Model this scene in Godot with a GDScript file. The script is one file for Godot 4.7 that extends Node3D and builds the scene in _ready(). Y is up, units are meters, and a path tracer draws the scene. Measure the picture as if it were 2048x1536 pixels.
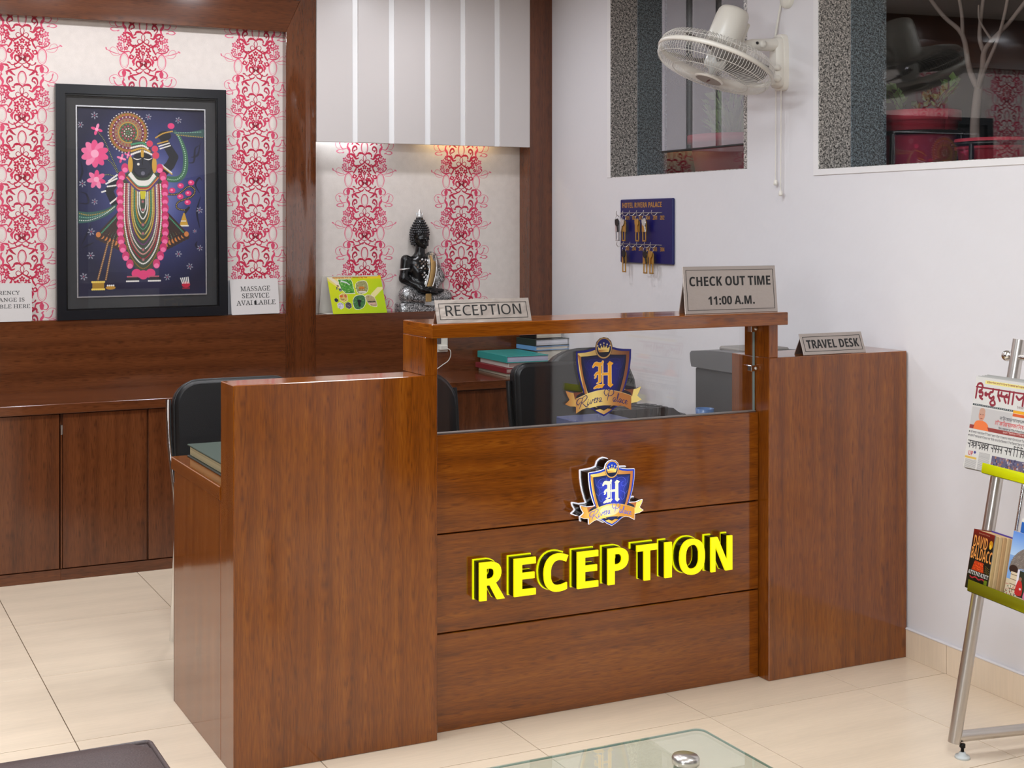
extends Node3D
# A hotel reception corner. x runs along the desk, z towards the viewer, y up, metres.
# The long white wall with the windows is turned 3.3 degrees; it has a frame of its own (W).

const ZP := -6.08          # front plane of the wood-framed back wall
const Y := Vector3.UP
var W := Transform3D()     # right wall: x along the wall (towards the viewer), y up, z into the room
var M := {}                # materials
var taken := {}            # names in use
var rng := RandomNumberGenerator.new()

func _ready():
	setup_view()
	setup_lights()
	make_materials()
	build_room()
	build_back_wall()
	build_right_wall()
	build_cabinets()
	build_desk()
	build_desk_signs()
	build_shelf_things()
	build_statue()
	build_fan()
	build_keyboard()
	build_behind_desk()
	build_rack()
	build_foreground()
	build_outside()

func setup_view():
	var cam := Camera3D.new()
	cam.name = "camera"
	cam.position = Vector3(0, 1.5, 0)
	cam.rotation_degrees.y = -24.178
	var f := 2639.43           # focal length in pixels of a 2048 x 1536 frame
	cam.set_frustum(0.1 * 1536.0 / f, Vector2(0.1 * 239.0 / f, -0.1 * 318.0 / f), 0.1, 60.0)
	add_child(cam)
	cam.current = true
	var we := WorldEnvironment.new()
	we.name = "world"
	var e := Environment.new()
	e.background_mode = Environment.BG_COLOR
	e.background_color = Color(0.02, 0.024, 0.03)
	e.ambient_light_source = Environment.AMBIENT_SOURCE_DISABLED
	e.tonemap_mode = Environment.TONE_MAPPER_LINEAR
	e.tonemap_exposure = 1.0
	e.sdfgi_enabled = true
	e.ssao_enabled = true
	e.ssil_enabled = true
	we.environment = e
	add_child(we)
	var th := deg_to_rad(3.3)
	var s := Vector3(-sin(th), 0, cos(th))
	var n := Vector3(cos(th), 0, sin(th))
	W = Transform3D(Basis(s, Y, -n), Vector3(3.512, 0, -3.45))

# ---- lights: square ceiling panels and a big left panel, both added out of view, small lamps behind the slat panel
const CEIL := 2.75
const LIGHT := Color(0.93, 0.965, 1.0)
func setup_lights():
	var spot := ["over the far left floor", "over the low desk", "over the clerks' chairs", "left of the viewer", "above the viewer", "behind the viewer", "above the magazine rack"]
	var at := [Vector3(-1.3, 0, -3.6), Vector3(0.8, 0, -3.5), Vector3(2.1, 0, -3.4), Vector3(-1.3, 0, -0.6), Vector3(0.9, 0, -0.6), Vector3(0.9, 0, 1.8), Vector3(2.4, 0, -1.7)]
	for i in 7:  # panels added above the view to light the room
		var p: Vector3 = at[i]
		var t = thing("added_ceiling_light", "added square white panel light in the unseen ceiling, " + spot[i], "ceiling light", Vector3(p.x, CEIL, p.z), 0.0, "added square ceiling panels")
		var fr := MB.new()
		fr.frame(0.6, 0.6, 0.02, 0.012)
		fr.turn(Basis(Vector3.RIGHT, PI / 2))
		put(fr.done(), "frame", flat(Color(0.9, 0.9, 0.9), 0.4), t, Vector3(0, -0.007, 0))
		var g := MB.new()
		g.box(Vector3(0, -0.004, 0), Vector3(0.57, 0.006, 0.57), 0.0)
		put(g.done(), "light_diffuser", glow(Color(1, 0.97, 0.93), 3.0), t)
		area(t, Vector3(0, -0.012, 0), Vector2(0.57, 0.57), LIGHT, [2.8, 3.8, 1.5, 2.6, 4.6, 1.0, 1.0][i], Vector3(-PI / 2, 0, 0))
	# downlight over the post is mirrored in the right window; others are added
	var dx := [0.38, 1.12, 1.86, 2.75]
	var over := ["over the currency card, added to brighten the back wall", "over the framed picture, added to brighten the back wall", "over the left wood post", "over the statue, added to brighten the back wall"]
	for i in 4:
		downlight("small square downlight in the ceiling " + over[i], Vector3(dx[i], CEIL, -5.47))
	# panel added out of view, standing in for a softbox left of the viewer
	var w = thing("added_light_panel", "large light panel added on the unseen left wall as the soft main light", "added light", Vector3(-2.58, 1.85, 0.55), PI / 2)
	var wf := MB.new()
	wf.frame(1.3, 1.0, 0.04, 0.05)
	put(wf.done(), "frame", flat(Color(0.75, 0.75, 0.75), 0.4), w, Vector3(0, 0, 0.02))
	var wg := MB.new()
	wg.box(Vector3(0, 0, 0.01), Vector3(1.24, 0.94, 0.02), 0.0)
	put(wg.done(), "light_diffuser", glow(Color(1, 0.98, 0.96), 3.0), w)
	area(w, Vector3(0, 0, 0.03), Vector2(1.24, 0.94), LIGHT, 5.8, Vector3(0, PI, 0))

func downlight(label: String, at: Vector3):
	var dl = thing("downlight", label, "ceiling light", at, 0, "small downlights along the back wall")
	var df := MB.new()
	df.frame(0.16, 0.16, 0.02, 0.01)
	df.turn(Basis(Vector3.RIGHT, PI / 2))
	put(df.done(), "frame", flat(Color(0.9, 0.9, 0.9), 0.4), dl, Vector3(0, -0.006, 0))
	put(boxmesh(Vector3(0, -0.003, 0), Vector3(0.125, 0.005, 0.125), 0.0), "light_diffuser", glow(Color(1, 0.93, 0.8), 6.0), dl)
	area(dl, Vector3(0, -0.012, 0), Vector2(0.12, 0.12), Color(0.96, 0.97, 1.0), 0.62, Vector3(-PI / 2, 0, 0))

func area(parent, at, size, color, energy, rot):
	var l := AreaLight3D.new()
	l.name = "area_light"
	l.area_size = size
	l.area_normalize_energy = true
	l.light_color = color
	l.light_energy = energy
	l.area_range = 12.0
	l.area_attenuation = 2.0
	l.shadow_enabled = true
	l.position = at
	l.rotation = rot
	parent.add_child(l, true)
	return l

# ---- naming and tagging
func numbered(n: String) -> String:
	if not taken.has(n):
		taken[n] = 0
		return n
	taken[n] += 1
	return "%s_%03d" % [n, taken[n]]

func tag(o, label := "", category := "", group := "", kind := ""):
	if label: o.set_meta("label", label)
	if category: o.set_meta("category", category)
	if group: o.set_meta("group", group)
	if kind: o.set_meta("kind", kind)
	return o

func thing(called: String, label: String, category: String, at := Vector3.ZERO, turn := 0.0, group := "") -> Node3D:
	var o := Node3D.new()
	o.name = numbered(called)
	add_child(o)
	o.position = at
	o.rotation.y = turn
	tag(o, label, category, group)
	return o

func structure(called: String) -> Node3D:
	var o := Node3D.new()
	o.name = numbered(called)
	add_child(o)
	tag(o, "", "", "", "structure")
	return o

func put(mesh: Mesh, called: String, mat: Material, parent: Node = self, at := Vector3.ZERO, rot := Vector3.ZERO) -> MeshInstance3D:
	var o := MeshInstance3D.new()
	o.mesh = mesh
	o.material_override = mat
	o.position = at
	o.rotation = rot
	if parent == self:
		o.name = numbered(called)
		add_child(o)
	else:
		o.name = called
		parent.add_child(o, true)
	return o

func wallmount(o: Node3D, s: float, y: float, out: float, turn := 0.0):
	o.transform = W * Transform3D(Basis(Y, turn), Vector3(s, y, out))
	return o

# ---- mesh builder
class MB:
	var st := SurfaceTool.new()
	var xf := Transform3D()
	var grain := 1
	var us := Vector2(1 / 0.5, 1 / 7.0)
	var uo := Vector2.ZERO
	var smooth := false
	func _init():
		st.begin(Mesh.PRIMITIVE_TRIANGLES)
	func uv_of(p: Vector3, n: Vector3) -> Vector2:
		var a := n.abs()
		var k := 0 if a.x >= a.y and a.x >= a.z else (1 if a.y >= a.z else 2)
		var i := (k + 1) % 3
		var j := (k + 2) % 3
		if k != grain:
			if i == grain:
				i = j
			j = grain
		return Vector2(p[i] * us.x, p[j] * us.y) + uo
	func vert(p: Vector3, uv: Vector2):
		st.set_uv(uv)
		st.set_smooth_group(0 if smooth else -1)
		st.add_vertex(xf * p)
	func tri(a: Vector3, b: Vector3, c: Vector3, n: Vector3, uvs = null):
		var cr := (b - a).cross(c - a)
		if cr.length_squared() < 1e-16:
			return
		var ua: Vector2 = uvs[0] if uvs != null else uv_of(a, n)
		var ub: Vector2 = uvs[1] if uvs != null else uv_of(b, n)
		var uc: Vector2 = uvs[2] if uvs != null else uv_of(c, n)
		if cr.dot(n) > 0:
			vert(a, ua); vert(c, uc); vert(b, ub)
		else:
			vert(a, ua); vert(b, ub); vert(c, uc)
	func face(p: Array, n: Vector3, uvs = null):
		for i in range(1, p.size() - 1):
			tri(p[0], p[i], p[i + 1], n, [uvs[0], uvs[i], uvs[i + 1]] if uvs != null else null)
	# a quad with the texture laid over it once: a lower left, b lower right, c upper right, d upper left
	func card(a: Vector3, b: Vector3, c: Vector3, d: Vector3, n: Vector3):
		face([a, b, c, d], n, [Vector2(0, 1), Vector2(1, 1), Vector2(1, 0), Vector2(0, 0)])
	func box(c: Vector3, s: Vector3, b := 0.002):
		var h := s / 2
		b = minf(b, minf(h.x, minf(h.y, h.z)) * 0.9)
		var P := func(g: Vector3, k: int) -> Vector3:
			var q := c
			for i in 3:
				q[i] += g[i] * (h[i] if i == k else h[i] - b)
			return q
		for k in 3:
			for sg in [-1.0, 1.0]:
				var i := (k + 1) % 3
				var j := (k + 2) % 3
				var n := Vector3.ZERO
				n[k] = sg
				var pts := []
				for ab in [[-1.0, -1.0], [1.0, -1.0], [1.0, 1.0], [-1.0, 1.0]]:
					var g := Vector3.ZERO
					g[k] = sg; g[i] = ab[0]; g[j] = ab[1]
					pts.append(P.call(g, k))
				face(pts, n)
		if b <= 0.0:
			return
		for k in 3:          # edges parallel to axis k
			var i := (k + 1) % 3
			var j := (k + 2) % 3
			for si in [-1.0, 1.0]:
				for sj in [-1.0, 1.0]:
					var g0 := Vector3.ZERO
					g0[i] = si; g0[j] = sj; g0[k] = -1.0
					var g1 := g0
					g1[k] = 1.0
					var n := Vector3.ZERO
					n[i] = si; n[j] = sj * 0.999
					face([P.call(g0, i), P.call(g1, i), P.call(g1, j), P.call(g0, j)], n)
		for sx in [-1.0, 1.0]:
			for sy in [-1.0, 1.0]:
				for sz in [-1.0, 1.0]:
					var g := Vector3(sx, sy, sz)
					tri(P.call(g, 0), P.call(g, 1), P.call(g, 2), g)
	func span(a: Vector3, b: Vector3, bev := 0.002):   # a box from corner to corner
		box((a + b) / 2, (b - a).abs(), bev)
	# rectangular frame in the xy plane with mitred corners
	func frame(w: float, h: float, t: float, d: float):
		var o := [Vector3(-w / 2, -h / 2, 0), Vector3(w / 2, -h / 2, 0), Vector3(w / 2, h / 2, 0), Vector3(-w / 2, h / 2, 0)]
		var q := [Vector3(-w / 2 + t, -h / 2 + t, 0), Vector3(w / 2 - t, -h / 2 + t, 0), Vector3(w / 2 - t, h / 2 - t, 0), Vector3(-w / 2 + t, h / 2 - t, 0)]
		var f := Vector3(0, 0, d / 2)
		for i in 4:
			var k := (i + 1) % 4
			var out: Vector3 = [Vector3.DOWN, Vector3.RIGHT, Vector3.UP, Vector3.LEFT][i]
			face([o[i] + f, o[k] + f, q[k] + f, q[i] + f], Vector3(0, 0, 1))
			face([o[i] - f, o[k] - f, q[k] - f, q[i] - f], Vector3(0, 0, -1))
			face([o[i] - f, o[k] - f, o[k] + f, o[i] + f], out)
			face([q[i] - f, q[k] - f, q[k] + f, q[i] + f], -out)
	# turn what was added so far is not possible with SurfaceTool, so the commit is turned
	var after := Transform3D()
	func turn(b: Basis):
		after = Transform3D(b, Vector3.ZERO)
	# prism over a polygon in xy between z0 and z1, front edges chamfered by b
	func prism(poly: PackedVector2Array, z0: float, z1: float, b := 0.0, side_smooth := false):
		if not Geometry2D.is_polygon_clockwise(poly):
			poly.reverse()
		var top := poly
		if b > 0.0:
			var ins := Geometry2D.offset_polygon(poly, -b, Geometry2D.JOIN_MITER)
			if ins.size() == 1 and ins[0].size() == poly.size():
				top = ins[0]
				var best := 0
				for i in top.size():
					if top[i].distance_squared_to(poly[0]) < top[best].distance_squared_to(poly[0]):
						best = i
				var r := PackedVector2Array()
				for i in top.size():
					r.append(top[(i + best) % top.size()])
				if Geometry2D.is_polygon_clockwise(r) != Geometry2D.is_polygon_clockwise(poly):
					r.reverse()
				top = r
			else:
				b = 0.0
		var ix := Geometry2D.triangulate_polygon(top)
		for i in range(0, ix.size(), 3):
			var a := top[ix[i]]; var bb := top[ix[i + 1]]; var c := top[ix[i + 2]]
			tri(Vector3(a.x, a.y, z1), Vector3(bb.x, bb.y, z1), Vector3(c.x, c.y, z1), Vector3(0, 0, 1))
		ix = Geometry2D.triangulate_polygon(poly)
		for i in range(0, ix.size(), 3):
			var a := poly[ix[i]]; var bb := poly[ix[i + 1]]; var c := poly[ix[i + 2]]
			tri(Vector3(a.x, a.y, z0), Vector3(bb.x, bb.y, z0), Vector3(c.x, c.y, z0), Vector3(0, 0, -1))
		var m := poly.size()
		var was := smooth
		smooth = side_smooth
		for i in m:
			var k := (i + 1) % m
			var d := poly[k] - poly[i]
			var n := Vector3(-d.y, d.x, 0)     # clockwise outline: outside is on the left
			face([Vector3(poly[i].x, poly[i].y, z0), Vector3(poly[k].x, poly[k].y, z0), Vector3(poly[k].x, poly[k].y, z1 - b), Vector3(poly[i].x, poly[i].y, z1 - b)], n)
			if b > 0.0:
				face([Vector3(poly[i].x, poly[i].y, z1 - b), Vector3(poly[k].x, poly[k].y, z1 - b), Vector3(top[k].x, top[k].y, z1), Vector3(top[i].x, top[i].y, z1)], n + Vector3(0, 0, n.length()))
		smooth = was
	# turned about the y axis; profile of (radius, height)
	func lathe(prof: Array, seg := 24, at := Vector3.ZERO, axis := Vector3.UP):
		var was := smooth
		smooth = true
		var bz := Basis()
		if axis != Vector3.UP:
			bz = Basis(Quaternion(Vector3.UP, axis.normalized()))
		for i in range(prof.size() - 1):
			for k in seg:
				var a0 := TAU * k / seg
				var a1 := TAU * (k + 1) / seg
				var p := []
				for e in [[i, a0], [i, a1], [i + 1, a1], [i + 1, a0]]:
					var q: Vector2 = prof[e[0]]
					p.append(at + bz * Vector3(q.x * cos(e[1]), q.y, q.x * sin(e[1])))
				var q0: Vector2 = prof[i]
				var q1: Vector2 = prof[i + 1]
				var am := (a0 + a1) / 2
				var dr := q1 - q0
				var n := bz * Vector3(dr.y * cos(am), -dr.x, dr.y * sin(am))
				var uu := [Vector2(float(k) / seg, float(i) / prof.size()), Vector2(float(k + 1) / seg, float(i) / prof.size()), Vector2(float(k + 1) / seg, float(i + 1) / prof.size()), Vector2(float(k) / seg, float(i + 1) / prof.size())]
				if q0.x < 1e-6:
					tri(p[0], p[2], p[3], n, [uu[0], uu[2], uu[3]])
				elif q1.x < 1e-6:
					tri(p[0], p[1], p[2], n, [uu[0], uu[1], uu[2]])
				else:
					face(p, n, uu)
		smooth = was
	func tube(pts: Array, r, seg := 8, closed := false, caps := true):
		var was := smooth
		smooth = true
		var m := pts.size()
		var rings := []
		var up := Vector3.ZERO
		for i in m:
			var t: Vector3
			if closed:
				t = (pts[(i + 1) % m] - pts[(i + m - 1) % m]).normalized()
			else:
				t = (pts[mini(i + 1, m - 1)] - pts[maxi(i - 1, 0)]).normalized()
			if up == Vector3.ZERO:
				up = t.cross(Vector3.UP if absf(t.y) < 0.9 else Vector3.RIGHT).normalized()
			up = (up - t * up.dot(t)).normalized()
			var sd := t.cross(up)
			var rr: float = r[i] if r is Array else r
			var ring := []
			for k in seg:
				var a := TAU * k / seg
				ring.append(pts[i] + (up * cos(a) + sd * sin(a)) * rr)
			rings.append(ring)
		for i in (m if closed else m - 1):
			var j := (i + 1) % m
			for k in seg:
				var l := (k + 1) % seg
				var ctr: Vector3 = (pts[i] + pts[j]) / 2
				var mid: Vector3 = (rings[i][k] + rings[j][l]) / 2
				face([rings[i][k], rings[i][l], rings[j][l], rings[j][k]], mid - ctr)
		smooth = was
		if caps and not closed:
			face(rings[0], pts[0] - pts[1])
			face(rings[m - 1], pts[m - 1] - pts[m - 2])
	func ball(c: Vector3, r: Vector3, seg := 16):
		var was := smooth
		smooth = true
		var hh := seg / 2
		for i in hh:
			for k in seg:
				var p := []
				for e in [[i, k], [i, k + 1], [i + 1, k + 1], [i + 1, k]]:
					var v: float = PI * e[0] / hh
					var u: float = TAU * (e[1] % seg) / seg
					p.append(c + Vector3(sin(v) * cos(u) * r.x, cos(v) * r.y, sin(v) * sin(u) * r.z))
				face(p, (p[0] + p[1] + p[2] + p[3]) / 4 - c)
		smooth = was
	func mesh_arrays(arr: Array, t: Transform3D):   # joins ready made triangles
		var v: PackedVector3Array = arr[Mesh.ARRAY_VERTEX]
		var ix = arr[Mesh.ARRAY_INDEX]
		var cnt: int = ix.size() if ix != null else v.size()
		for i in cnt:
			var p: Vector3 = t * v[ix[i] if ix != null else i]
			vert(p, Vector2(p.x, p.y))
	func done() -> ArrayMesh:
		st.generate_normals()
		st.generate_tangents()
		var m := st.commit()
		if after != Transform3D():
			var s2 := SurfaceTool.new()
			s2.append_from(m, 0, after)
			m = s2.commit()
		return m

func boxmesh(c: Vector3, s: Vector3, b := 0.002, grain := 1, uo := Vector2.ZERO) -> ArrayMesh:
	var m := MB.new()
	m.grain = grain
	m.uo = uo
	m.box(c, s, b)
	return m.done()

func spanmesh(a: Vector3, b: Vector3, bev := 0.002, grain := 1, uo := Vector2.ZERO) -> ArrayMesh:
	return boxmesh((a + b) / 2, (b - a).abs(), bev, grain, uo)

# ---- blobs: smooth union of tapered capsules and ellipsoids, meshed as surface nets
# prims: ["c", a, b, ra, rb] or ["e", centre, radii]
func blob(prims: Array, k: float, cell: float) -> ArrayMesh:
	var lo := Vector3.INF
	var hi := -Vector3.INF
	for p in prims:
		var r: Vector3 = Vector3.ONE * maxf(p[3], p[4]) if p[0] == "c" else p[2]
		for q in ([p[1], p[2]] if p[0] == "c" else [p[1]]):
			lo = lo.min(q - r)
			hi = hi.max(q + r)
	lo -= Vector3.ONE * (k + cell * 2)
	hi += Vector3.ONE * (k + cell * 2)
	var nx := int((hi.x - lo.x) / cell) + 2
	var ny := int((hi.y - lo.y) / cell) + 2
	var nz := int((hi.z - lo.z) / cell) + 2
	var f := PackedFloat32Array()
	f.resize(nx * ny * nz)
	f.fill(1.0)
	for p in prims:
		var cap: bool = p[0] == "c"
		var r: Vector3 = Vector3.ONE * maxf(p[3], p[4]) if cap else p[2]
		var a: Vector3 = p[1]
		var b: Vector3 = p[2] if cap else p[1]
		var l := a.min(b) - r - Vector3.ONE * (k + cell)
		var h := a.max(b) + r + Vector3.ONE * (k + cell)
		var i0 := Vector3i(((l - lo) / cell).floor()).max(Vector3i.ZERO)
		var i1 := Vector3i(((h - lo) / cell).ceil()).min(Vector3i(nx - 1, ny - 1, nz - 1))
		var ab := b - a
		var l2 := maxf(ab.length_squared(), 1e-9)
		var mr := minf(r.x, minf(r.y, r.z))
		for z in range(i0.z, i1.z + 1):
			for y in range(i0.y, i1.y + 1):
				var row := (z * ny + y) * nx
				for x in range(i0.x, i1.x + 1):
					var q := lo + Vector3(x, y, z) * cell
					var d: float
					if cap:
						var t := clampf((q - a).dot(ab) / l2, 0, 1)
						d = q.distance_to(a + ab * t) - lerpf(p[3], p[4], t)
					else:
						d = (((q - a) / r).length() - 1.0) * mr
					var o := f[row + x]
					var hh := clampf(0.5 + 0.5 * (o - d) / k, 0, 1)
					f[row + x] = lerpf(o, d, hh) - k * hh * (1 - hh)
	var vid := {}
	var vs := PackedVector3Array()
	var sxy := nx * ny
	var corner := [0, 1, nx, nx + 1, sxy, sxy + 1, sxy + nx, sxy + nx + 1]
	for z in nz - 1:
		for y in ny - 1:
			for x in nx - 1:
				var base := (z * ny + y) * nx + x
				var ins := 0
				for c in 8:
					if f[base + corner[c]] < 0:
						ins += 1
				if ins == 0 or ins == 8:
					continue
				var s := Vector3.ZERO
				var n := 0
				for e in [[0, 1], [2, 3], [4, 5], [6, 7], [0, 2], [1, 3], [4, 6], [5, 7], [0, 4], [1, 5], [2, 6], [3, 7]]:
					var fa := f[base + corner[e[0]]]
					var fb := f[base + corner[e[1]]]
					if (fa < 0) != (fb < 0):
						var t := fa / (fa - fb)
						var pa := Vector3(e[0] & 1, (e[0] >> 1) & 1, e[0] >> 2)
						var pb := Vector3(e[1] & 1, (e[1] >> 1) & 1, e[1] >> 2)
						s += pa.lerp(pb, t)
						n += 1
				vid[base] = vs.size()
				vs.append(lo + (Vector3(x, y, z) + s / n) * cell)
	var idx := PackedInt32Array()
	var st := [1, nx, sxy]
	for base in vid:
		for ax in 3:
			var j: int = st[(ax + 1) % 3]
			var l: int = st[(ax + 2) % 3]
			var f0 := f[base]
			var f1 := f[base + st[ax]]
			if (f0 < 0) == (f1 < 0):
				continue
			if not (vid.has(base - j) and vid.has(base - l) and vid.has(base - j - l)):
				continue
			var q := [vid[base], vid[base - j], vid[base - j - l], vid[base - l]]
			if f0 < 0:
				idx.append_array([q[0], q[2], q[1], q[0], q[3], q[2]])
			else:
				idx.append_array([q[0], q[1], q[2], q[0], q[2], q[3]])
	var tool := SurfaceTool.new()
	tool.begin(Mesh.PRIMITIVE_TRIANGLES)
	tool.set_smooth_group(0)
	for v in vs:
		tool.set_uv(Vector2(v.x, v.y))
		tool.add_vertex(v)
	for i in idx:
		tool.add_index(i)
	tool.generate_normals()
	return tool.commit()

# ---- text
var fonts := {}
func font(kind: String) -> Dictionary:
	if not fonts.has(kind):
		var f := SystemFont.new()
		f.font_names = PackedStringArray(["Droid Serif" if kind.begins_with("serif") else "Droid Sans"])
		f.font_weight = 700 if kind.ends_with("bold") else 400
		var tm := TextMesh.new()
		tm.font = f
		tm.font_size = 64
		tm.pixel_size = 0.01
		tm.depth = 0.0
		tm.curve_step = 1.5
		tm.text = "H"
		var bb := tm.get_aabb()
		fonts[kind] = {"tm": tm, "cap": bb.size.y, "base": bb.position.y}
	return fonts[kind]

# triangles of a line of text: cap height 1, baseline at y 0, left edge at x 0; also its width
func text_shape(s: String, kind := "sans", depth := 0.0) -> Dictionary:
	if s.contains("I") and kind.begins_with("sans"):      # a plain bar instead of the font's own I
		var bar := 0.2 if kind == "sansbold" else 0.125
		var x := 0.0
		var m := MB.new()
		for i in s.split("I").size():
			var part: String = s.split("I")[i]
			if i > 0:
				m.box(Vector3(x + bar / 2, 0.5, 0), Vector3(bar, 1, maxf(depth, 0.0)), 0.0)
				if depth <= 0.0:
					m.face([Vector3(x, 0, 0), Vector3(x + bar, 0, 0), Vector3(x + bar, 1, 0), Vector3(x, 1, 0)], Vector3(0, 0, 1))
				x += bar + 0.17
			if part.strip_edges() != "":
				x += 0.3 if part.begins_with(" ") else 0.0
				var q := text_shape(part.strip_edges(), kind, depth)
				m.mesh_arrays(q.arr, Transform3D(Basis(), Vector3(x, 0, 0)) * q.t)
				x += q.w + (0.45 if part.ends_with(" ") else 0.17)
		var me := m.done()
		var a := me.surface_get_arrays(0)
		return {"arr": a, "t": Transform3D(), "w": me.get_aabb().size.x}
	var fo := font(kind)
	var tm: TextMesh = fo.tm
	tm.text = s
	tm.depth = depth * fo.cap
	var arr: Array = tm.get_mesh_arrays()
	var bb := tm.get_aabb()
	var k: float = 1.0 / fo.cap
	var t := Transform3D(Basis.from_scale(Vector3(k, k, k)), Vector3(-bb.position.x * k, -fo.base * k, 0))
	tm.depth = 0.0
	return {"arr": arr, "t": t, "w": bb.size.x * k}

# raised lettering: left, baseline, cap height, wanted width (0 keeps the font's own), depth
func lettering(m: MB, s: String, kind: String, at: Vector3, cap: float, width := 0.0, depth := 0.001):
	var sh := text_shape(s, kind, depth / cap)
	var kx: float = width / sh.w if width > 0 else cap
	m.mesh_arrays(sh.arr, Transform3D(Basis.from_scale(Vector3(kx, cap, cap)), at) * sh.t)
	return kx * sh.w

# ---- a small painter for flat print: sRGB values, shapes with soft edges
class Cv:
	var w: int
	var h: int
	var d := PackedFloat32Array()
	var o := Vector2.ZERO      # drawing coordinates -> pixels: (p - o) * s
	var s := Vector2.ONE
	var wrap := false
	var cov := PackedFloat32Array()
	var bx0 := 0
	var by0 := 0
	var bw := 0
	var bh := 0
	func _init(w_: int, h_: int, c: Color):
		w = w_
		h = h_
		d.resize(w * h * 3)
		for i in w * h:
			d[i * 3] = c.r
			d[i * 3 + 1] = c.g
			d[i * 3 + 2] = c.b
	func begin(x0: float, y0: float, x1: float, y1: float):
		bx0 = int(floor(x0)) - 1
		by0 = int(floor(y0)) - 1
		if not wrap:
			bx0 = clampi(bx0, 0, w - 1)
			by0 = clampi(by0, 0, h - 1)
			x1 = minf(x1, w - 2)
			y1 = minf(y1, h - 2)
		bw = maxi(int(ceil(x1)) + 2 - bx0, 1)
		bh = maxi(int(ceil(y1)) + 2 - by0, 1)
		if not wrap:
			bw = mini(bw, w - bx0)
			bh = mini(bh, h - by0)
		cov.resize(bw * bh)
		cov.fill(0.0)
	func flush(c: Color, c2 = null):       # c2: blends from c (left) to c2 (right)
		for y in bh:
			for x in bw:
				var a := minf(cov[y * bw + x], 1.0) * c.a
				if a <= 0.003:
					continue
				var cc := c
				if c2 != null:
					cc = c.lerp(c2, float(x) / bw)
				var i := (posmod(by0 + y, h) * w + posmod(bx0 + x, w)) * 3
				d[i] += (cc.r - d[i]) * a
				d[i + 1] += (cc.g - d[i + 1]) * a
				d[i + 2] += (cc.b - d[i + 2]) * a
	func tri(a: Vector2, b: Vector2, c: Vector2):      # adds the covered share of each pixel
		fillp(PackedVector2Array([a, b, c]))
	func fillp(p: PackedVector2Array):
		var y0 := INF
		var y1 := -INF
		for q in p:
			y0 = minf(y0, q.y)
			y1 = maxf(y1, q.y)
		var n := p.size()
		for sy in range(maxi(int(floor(y0 * 3)), by0 * 3), mini(int(ceil(y1 * 3)), (by0 + bh) * 3)):
			var yy := (sy + 0.5) / 3.0
			var xs := []
			for i in n:
				var a := p[i]
				var b := p[(i + 1) % n]
				if (a.y <= yy) != (b.y <= yy):
					xs.append(a.x + (yy - a.y) / (b.y - a.y) * (b.x - a.x))
			xs.sort()
			var row := (sy / 3 - by0) * bw
			for k in range(0, xs.size() - 1, 2):
				var xa := maxf(xs[k] - bx0, 0)
				var xb := minf(xs[k + 1] - bx0, bw)
				for x in range(int(xa), mini(int(xb) + 1, bw)):
					cov[row + x] += clampf(minf(xb, x + 1) - maxf(xa, x), 0, 1) / 3.0
	func poly(pts: Array, c: Color, c2 = null):
		var p := PackedVector2Array()
		var lo := Vector2.INF
		var hi := -Vector2.INF
		for q in pts:
			var r: Vector2 = (q - o) * s
			p.append(r)
			lo = lo.min(r)
			hi = hi.max(r)
		begin(lo.x, lo.y, hi.x, hi.y)
		fillp(p)
		flush(c, c2)
	func rect(x: float, y: float, ww: float, hh: float, c: Color, c2 = null):
		poly([Vector2(x, y), Vector2(x + ww, y), Vector2(x + ww, y + hh), Vector2(x, y + hh)], c, c2)
	func oval(cx: float, cy: float, rx: float, ry: float, c: Color, rot := 0.0):
		var pts := []
		var n := 12 if maxf(rx * s.x, ry * s.y) < 12 else 28
		for i in n:
			pts.append(Vector2(cx, cy) + Vector2(cos(TAU * i / n) * rx, sin(TAU * i / n) * ry).rotated(rot))
		poly(pts, c)
	# line through points; width runs from w0 over wm to w1
	func line(pts: Array, c: Color, w0: float, w1 := -1.0, wm := -1.0):
		if w1 < 0: w1 = w0
		if wm < 0: wm = (w0 + w1) / 2
		var p := []
		var lo := Vector2.INF
		var hi := -Vector2.INF
		for q in pts:
			var r: Vector2 = (q - o) * s
			p.append(r)
			lo = lo.min(r)
			hi = hi.max(r)
		var sc := (absf(s.x) + absf(s.y)) / 2
		var mw := maxf(w0, maxf(w1, wm)) * sc / 2 + 1
		begin(lo.x - mw, lo.y - mw, hi.x + mw, hi.y + mw)
		var n := p.size()
		for i in n - 1:
			var t0 := float(i) / (n - 1)
			var t1 := float(i + 1) / (n - 1)
			var ra := wd(w0, wm, w1, t0) * sc / 2
			var rb := wd(w0, wm, w1, t1) * sc / 2
			var a: Vector2 = p[i]
			var ab: Vector2 = p[i + 1] - a
			var l2 := maxf(ab.length_squared(), 1e-6)
			var m := maxf(ra, rb) + 1
			for y in range(maxi(int(minf(a.y, p[i + 1].y) - m) - by0, 0), mini(int(maxf(a.y, p[i + 1].y) + m) + 1 - by0, bh)):
				for x in range(maxi(int(minf(a.x, p[i + 1].x) - m) - bx0, 0), mini(int(maxf(a.x, p[i + 1].x) + m) + 1 - bx0, bw)):
					var q := Vector2(bx0 + x + 0.5, by0 + y + 0.5) - a
					var t := clampf(q.dot(ab) / l2, 0, 1)
					var e := lerpf(ra, rb, t) - (q - ab * t).length() + 0.5
					if e > 0:
						var k := y * bw + x
						cov[k] = maxf(cov[k], minf(e, 1.0) if lerpf(ra, rb, t) > 0.5 else minf(e, 1.0) * maxf(lerpf(ra, rb, t) * 2, 0.3))
		flush(c)
	func wd(a: float, m: float, b: float, t: float) -> float:
		return lerpf(a, m, t * 2) if t < 0.5 else lerpf(m, b, t * 2 - 1)
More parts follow.
